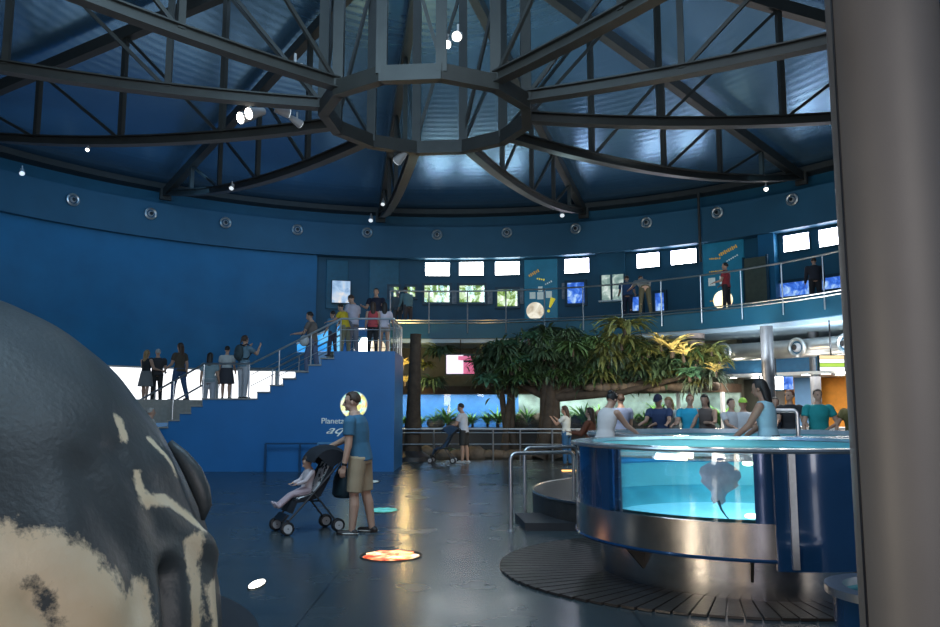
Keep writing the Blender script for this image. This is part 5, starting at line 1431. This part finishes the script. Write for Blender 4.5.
# --- people on the stairs and walkway
def P3(px, Y, z):  # column px at world depth Y, on floor level z
    return V(((px - 470) / F * Y / math.cos(PITCH) * 1.0, Y, z))
def onst(px, Y):
    X = (px - 470) / F * Y; return V((X, Y, zstair(X) + .03))
person('woman in a black sleeveless top with blond hair on the raised walkway, leftmost visitor', P3(149, 24.2, GZ), -20, 1.6, fem=True, arms=((20, 8, 70), (20, 8, 60)), top=((.012, .012, .015), 'none'), bottom=((.15, .15, .15), 'skirt'), hair=('blond', 'long'))
person('grey-haired person in dark clothes beside the blond woman on the walkway', P3(160, 24.6, GZ), 30, 1.66, arms=((20, 8, 70), (10, 8, 60)), top=((.03, .03, .035), 'short'), bottom=((.02, .02, .02), 'long'), hair=('grey', 'short'))
person('woman with long brown hair, dark top and jeans walking down the left steps', P3(182, 22.9, GZ), 60, 1.72, fem=True, arms=((15, 8, 40), (-10, 8, 20)), legs=((14, 12), (-14, 6)), top=((.06, .045, .03), 'short'), bottom=((.03, .07, .16), 'long'), hair=('brown', 'long'))
q = onst(210, 21.3); person('woman in a grey-blue blouse and white trousers standing on the middle landing', q, 10, 1.64, fem=True, top=((.20, .27, .30), 'short'), bottom=((.35, .36, .40), 'long'), hair=('dark', 'long'))
q = onst(227, 21.6); person('child in a pale shirt and dark skirt on the middle landing', q, 5, 1.48, fem=True, top=((.40, .42, .42), 'short'), bottom=((.03, .03, .04), 'skirt'), hair=('dark', 'short'))
q = onst(244, 21.2); person('person in blue top and white trousers lifting a camera on the middle landing', q, -30, 1.74, fem=True, arms=((60, 8, 90, 15), (60, 8, 90, 15)), legs=((3, 2), (-3, 2)), top=((.12, .20, .26), 'short'), bottom=((.42, .42, .45), 'long'), hair=('brown', 'tail'))
backpack(q, -30, q.z + 1.22, (.03, .05, .06), 'dark backpack worn by the person lifting a camera')
q = P3(157, 19.4, 0); q = V((q.x, 19.3, 0)); person('grey-haired person in a pale shirt at the foot of the stairs behind the sculpture', q, -60, 1.62, top=((.5, .48, .45), 'short'), bottom=((.2, .2, .2), 'long'), hair=('grey', 'short'))
q = onst(312, 21.2); person('man in a brown shirt carrying a pale bag down the upper steps', q, 80, 1.72, lean=4, headp=15, arms=((25, 8, 60), (15, 8, 60)), legs=((16, 18), (-8, 4)), top=((.13, .11, .10), 'short'), bottom=((.12, .15, .25), 'long'), hair=('dark', 'short'))
t = thing('tote_bag', 'small pale bag in front of the man in brown on the steps', 'bag', V((q.x - .16, q.y - .28, q.z + .85)))
b = MB(); b.ell((0, 0, 0), (.13, .08, .15), 14, 10); b.build('bag', mcol('pale_bag', (.45, .45, .45)), t, world=False)
b = MB(); b.tube([V((-.08, 0, .12)), V((0, .03, .32)), V((.08, 0, .12))], .012, 6); b.build('strap', M['black'], t, world=False)
L2 = LZ + .03
person('child with dark hair and a blue top behind the yellow-shirted boy', P3(333, 22.0, L2), 60, 1.30, top=((.05, .2, .35), 'short'), bottom=((.05, .05, .08), 'long'), hair=('dark', 'short'))
person('boy in a yellow shirt and khaki trousers leaning forward at the top of the stairs', P3(346, 21.0, L2), 70, 1.40, lean=14, headp=15, arms=((35, 8, 45), (20, 8, 30)), legs=((8, 4), (-4, 2)), top=((.55, .40, .02), 'short'), bottom=((.20, .19, .12), 'long'), hair=('dark', 'short'))
person('man in a pale violet shirt and grey trousers looking down on the landing', P3(353, 21.8, L2), 60, 1.76, headp=25, arms=((15, 8, 30), (5, 8, 15)), top=((.42, .42, .52), 'short'), bottom=((.15, .16, .20), 'long'), hair=('brown', 'short'))
person('child in a red top and black trousers on the landing', P3(373, 20.7, L2), 10, 1.38, arms=((8, 6, 15), (8, 6, 15)), top=((.45, .06, .07), 'none'), bottom=((.012, .012, .015), 'long'), hair=('brown', 'long'), fem=True)
person('girl in a white top and pale shorts with dark hair on the landing', P3(384.5, 20.9, L2), 8, 1.40, fem=True, arms=((5, 10, 10), (5, 16, 10)), top=((.55, .50, .58), 'short'), bottom=((.30, .26, .24), 'mini'), hair=('dark', 'long'))
q = P3(376, 23.9, 0); q.z = zup(23.9) + .0; person('man in a dark navy shirt on the upper steps above the landing', q, 170, 1.74, arms=((25, 10, 70), (25, 10, 70)), top=((.012, .015, .035), 'short'), bottom=((.08, .08, .10), 'long'), hair=('dark', 'short'))
person('person in a grey coat standing at the gallery corner, left of the pair', P3(397.5, 30.3, MZ), 20, 1.55, fem=True, top=((.10, .12, .13), 'long'), bottom=((.08, .07, .07), 'long'), hair=('grey', 'short'))
person('man in a pale teal shirt at the gallery corner, right of the pair', P3(408, 29.9, MZ), 40, 1.68, lean=12, headp=10, top=((.15, .26, .27), 'long'), bottom=((.10, .07, .06), 'long'), hair=('brown', 'short'))
# --- gallery visitors
def gal(px, D): 
    q = xdir(px, D); return V((q.x, q.y, MZ))
person('person in a dark blue shirt bending towards the glass of the gallery niche', gal(630, 27.4), -10, 1.66, lean=22, headp=12, arms=((35, 8, 40), (35, 8, 40)), top=((.02, .06, .16), 'short'), bottom=((.01, .02, .05), 'long'), hair=('brown', 'short'))
person('person in a grey shirt and olive trousers bending low over the gallery tanks', gal(648, 26.0), 0, 1.72, lean=58, headp=20, arms=((60, 14, 20), (60, 14, 20)), legs=((4, 6, 5), (-4, 4, 5)), top=((.30, .31, .30), 'short'), bottom=((.09, .08, .045), 'long'), hair=('dark', 'short'))
person('person in a red plaid shirt and dark trousers standing at the gallery rail', gal(731, 26.2), 55, 1.66, arms=((15, 8, 60), (10, 8, 60)), top=((.30, .03, .04), 'short'), bottom=((.03, .025, .03), 'long'), hair=('dark', 'short'))
person('person in dark clothes at the gallery tanks nearest the grey column', gal(822, 25.6), -20, 1.6, lean=20, top=((.02, .02, .03), 'long'), bottom=((.015, .015, .02), 'long'), hair=('brown', 'short'))
# --- visitors round the touch pool (standing on the platform, z .35)
def pool(px, D, z=.35):
    q = xdir(px, D); return V((q.x, q.y, z))
person('woman in a white sleeveless dress leaning over the left side of the touch pool', pool(604, 11.05), -50, 1.50, fem=True, lean=12, headp=25, arms=((35, 6, 15), (45, 6, 15)), top=((.62, .56, .54), 'none'), dress=True, hair=('dark', 'bun'), vox=.012)
person('person in a brown jacket behind the woman in the white dress', xdir(590, 17.2), 60, 1.62, arms=((30, 10, 70), (30, 10, 70)), top=((.16, .05, .025), 'long'), bottom=((.05, .05, .06), 'long'), hair=('brown', 'long'), fem=True)
person('person with pinkish cap-like hair glimpsed behind the white-dressed woman', xdir(621, 19.5), 20, 1.95, top=((.25, .3, .45), 'short'), bottom=((.05, .05, .06), 'long'), hair=('brown', 'short'))
person('person in navy with a dark cap leaning at the far pool edge', pool(661, 15.25), 150, 1.52, cap=(.02, .02, .05), lean=14, headp=12, arms=((40, 6, 40), (40, 6, 40)), top=((.03, .05, .12), 'short'), bottom=((.05, .05, .06), 'long'), hair=('dark', 'short'))
person('woman in a pale grey blouse beside the person with the navy cap', pool(673, 15.35), 140, 1.48, fem=True, lean=16, headp=12, arms=((40, 6, 40), (40, 6, 40)), top=((.5, .53, .5), 'short'), bottom=((.05, .05, .06), 'long'), hair=('blond', 'long'))
person('red-haired child in a bright turquoise shirt at the far pool edge', pool(690, 15.2), 175, 1.50, arms=((30, 14, 60), (30, 14, 60)), top=((.02, .36, .55), 'short'), bottom=((.05, .05, .06), 'long'), hair=('red', 'short'), face=True, vox=.014)
person('dark-haired woman in a brown top bending at the far pool edge', pool(707, 15.25), 150, 1.52, fem=True, lean=14, headp=10, arms=((40, 8, 50), (30, 6, 30)), top=((.12, .09, .08), 'none'), bottom=((.05, .05, .06), 'long'), hair=('dark', 'long'))
person('child in a white T-shirt with dark hair at the far pool edge', pool(731, 15.2), -160, 1.42, arms=((40, 6, 40), (40, 6, 40)), top=((.6, .6, .62), 'short'), bottom=((.05, .05, .06), 'long'), hair=('dark', 'short'))
person('child in a lime green cap and white shirt at the far pool edge', pool(743, 15.25), 165, 1.42, cap=(.35, .6, .08), arms=((40, 6, 60), (30, 6, 40)), top=((.6, .6, .62), 'short'), bottom=((.05, .05, .06), 'long'), hair=('brown', 'short'))
person('girl with long dark hair and a pale blue top leaning between tank and pool', xdir(768, 10.13, .35), 50, 1.60, fem=True, lean=5, headp=12, arms=((30, 6, 20), (28, 6, 30)), top=((.30, .50, .58), 'none'), bottom=((.03, .04, .08), 'short'), hair=('dark', 'long'), vox=.012, skin='tan')
person('small dark-haired child peeking behind the leaning girl', pool(775, 15.3), 170, 1.44, top=((.03, .04, .06), 'short'), bottom=((.05, .05, .06), 'long'), hair=('dark', 'short'))
person('woman with brown hair in a black shirt standing behind the chrome hoop', pool(790, 15.2), 160, 1.58, fem=True, heady=-40, arms=((30, 8, 50), (30, 8, 50)), top=((.018, .018, .022), 'short'), bottom=((.05, .05, .06), 'long'), hair=('red', 'short'), face=True, vox=.014)
person('person in a teal V-neck shirt standing left of the orange wall with hand on hip', pool(818, 15.0), 180, 1.58, arms=((10, 22, 20, 40), (10, 14, 15)), top=((.01, .26, .27), 'short'), bottom=((.05, .05, .06), 'long'), hair=('dark', 'short'), face=True, vox=.014, build_w=1.15)
person('person in dark red and olive half hidden by the big grey column', pool(853, 15.05), 120, 1.5, arms=((40, 8, 60), (30, 8, 40)), top=((.12, .10, .03), 'short'), bottom=((.05, .05, .06), 'long'), hair=('red', 'short'))


# ------------------------------------------------------------------ LIGHTS
W_ = bpy.data.worlds.new('world'); scene.world = W_; W_.use_nodes = True
W_.node_tree.nodes['Background'].inputs[0].default_value = (.10, .22, .42, 1)
W_.node_tree.nodes['Background'].inputs[1].default_value = .6
# added broad blue fill for the hall, not a fixture of the roof
light('AREA', 'hall_fill', (CX - 2, CY - 1, 11.4), (CX - 2, CY - 1, 0), 110, (.45, .70, 1.0), 7)
light('AREA', 'hall_fill', (-2, 6.5, 8.3), (-3, 19, 1.5), 700, (.50, .78, 1.0), 5)
light('AREA', 'hall_fill', (4, 8, 10.2), (3, 9, 0), 170, (.7, .85, 1.0), 4)
# added blue fill that brightens the walls, no fixtures there
for px in (40, 180, 300):
    q = cyl(px, 300, 12.0); light('AREA', 'wall_fill', (q.x, q.y, 8.6), cyl(px, 290, 16.2), 38, (.2, .55, 1.0), 2.5)
for px in (450, 600, 760):
    q = cyl(px, 300, 12.5); light('AREA', 'wall_fill', (q.x, q.y, 8.6), cyl(px, 285, 16.2), 9, (.3, .7, 1.0), 2.5)
# added spots pointing up to brighten the roof
for px, py, e, c in ((445, 165, 150, (.5, .9, 1.0)), (570, 100, 120, (.6, .9, 1)), (655, 135, 100, (.7, .85, 1)), (800, 100, 90, (1.0, .85, .8)), (730, 30, 60, (1, .8, .8)), (520, 60, 60, (.6, .8, 1))):
    d = ray(px, py); tt = 18 / d.y
    tgt = V((0, 0, CAMZ)) + d * tt
    src = V((tgt.x * .98, tgt.y + 2.5, 6.2))
    light('SPOT', 'roof_fill_spot', (tgt.x, tgt.y + 1.0, 7.0), (tgt.x, tgt.y + 2, 12), e * 1.6, c, .5, spot=120, blend=1)
# added fill from behind and beside the viewer, no known entrance there
light('AREA', 'viewer_fill', (3.5, -3.5, 4.0), (1.5, 8, 0), 180, (1.0, .93, .85), 4)
for X_, c_, e_ in ((-6.0, (1, .95, .9), 60), (-2.2, (1, .75, .5), 50), (1.2, (.9, .85, 1), 60), (7.5, (1, .9, .8), 50)):
    light('AREA', 'viewer_fill', (X_, -4.5, 1.8), (X_ * .5 + 1.2, 8, 1.0), e_, c_, .7, 3.2)  # added strips that put streaks in the steel band
light('AREA', 'viewer_fill', (-5.5, 1.0, 1.2), (-3.3, 5, .5), 200, (1.0, .86, .66), 1.2)  # added warm fill aimed at the sculpture
# warm lights in the greenery and rooms, plus added fill lights
q = P_(676, 366, 23.3); light('POINT', 'plant_lamp_and_fill', q + V((0, -.4, -.2)), q, 95, (1, .8, .5), .15)
q = P_(712, 368, 23.3); light('POINT', 'plant_lamp_and_fill', q + V((0, -.3, -.2)), q, 30, (1, .75, .6), .15)
q = P_(404, 374, 26.6); light('POINT', 'plant_lamp_and_fill', q + V((0, -.3, 0)), q, 110, (1, .72, .3), .15)
q = P_(480, 352, 26.5); light('POINT', 'plant_lamp_and_fill', q, q, 8, (1, .6, .2), .2)
q = P_(560, 320, 22); light('SPOT', 'plant_lamp_and_fill', V((q.x, q.y, 7)), P_(620, 360, 25), 300, (.9, 1, .85), .4, spot=70, blend=1)  # added spot from above, brightens the dark crown
light('AREA', 'crown_fill', xdir(600, 18.5, 3.4), P_(600, 365, 25), 130, (1, .95, .85), 1.6)  # added fill facing away from the viewer, lifts the crown's underside
for px in (740, 800, 850):
    q = xdir(px, 25.3, 2.5); light('AREA', 'room_lamp', q, q - V((0, 0, 1)), 55, (1, .93, .85), 1.5)
for px in (740, 830):
    q = xdir(px, 22.6, 3.0); light('AREA', 'soffit_fill', q, q + V((0, .5, 1)), 70, (.8, .92, 1.0), 1.2)  # added fill below the gallery, brightens its soffit
q = xdir(780, 16.0, 3.3); light('AREA', 'touch_pool_lamp', q, PC + V((0, 0, 1)), 40, (1, .97, .92), 1.2)
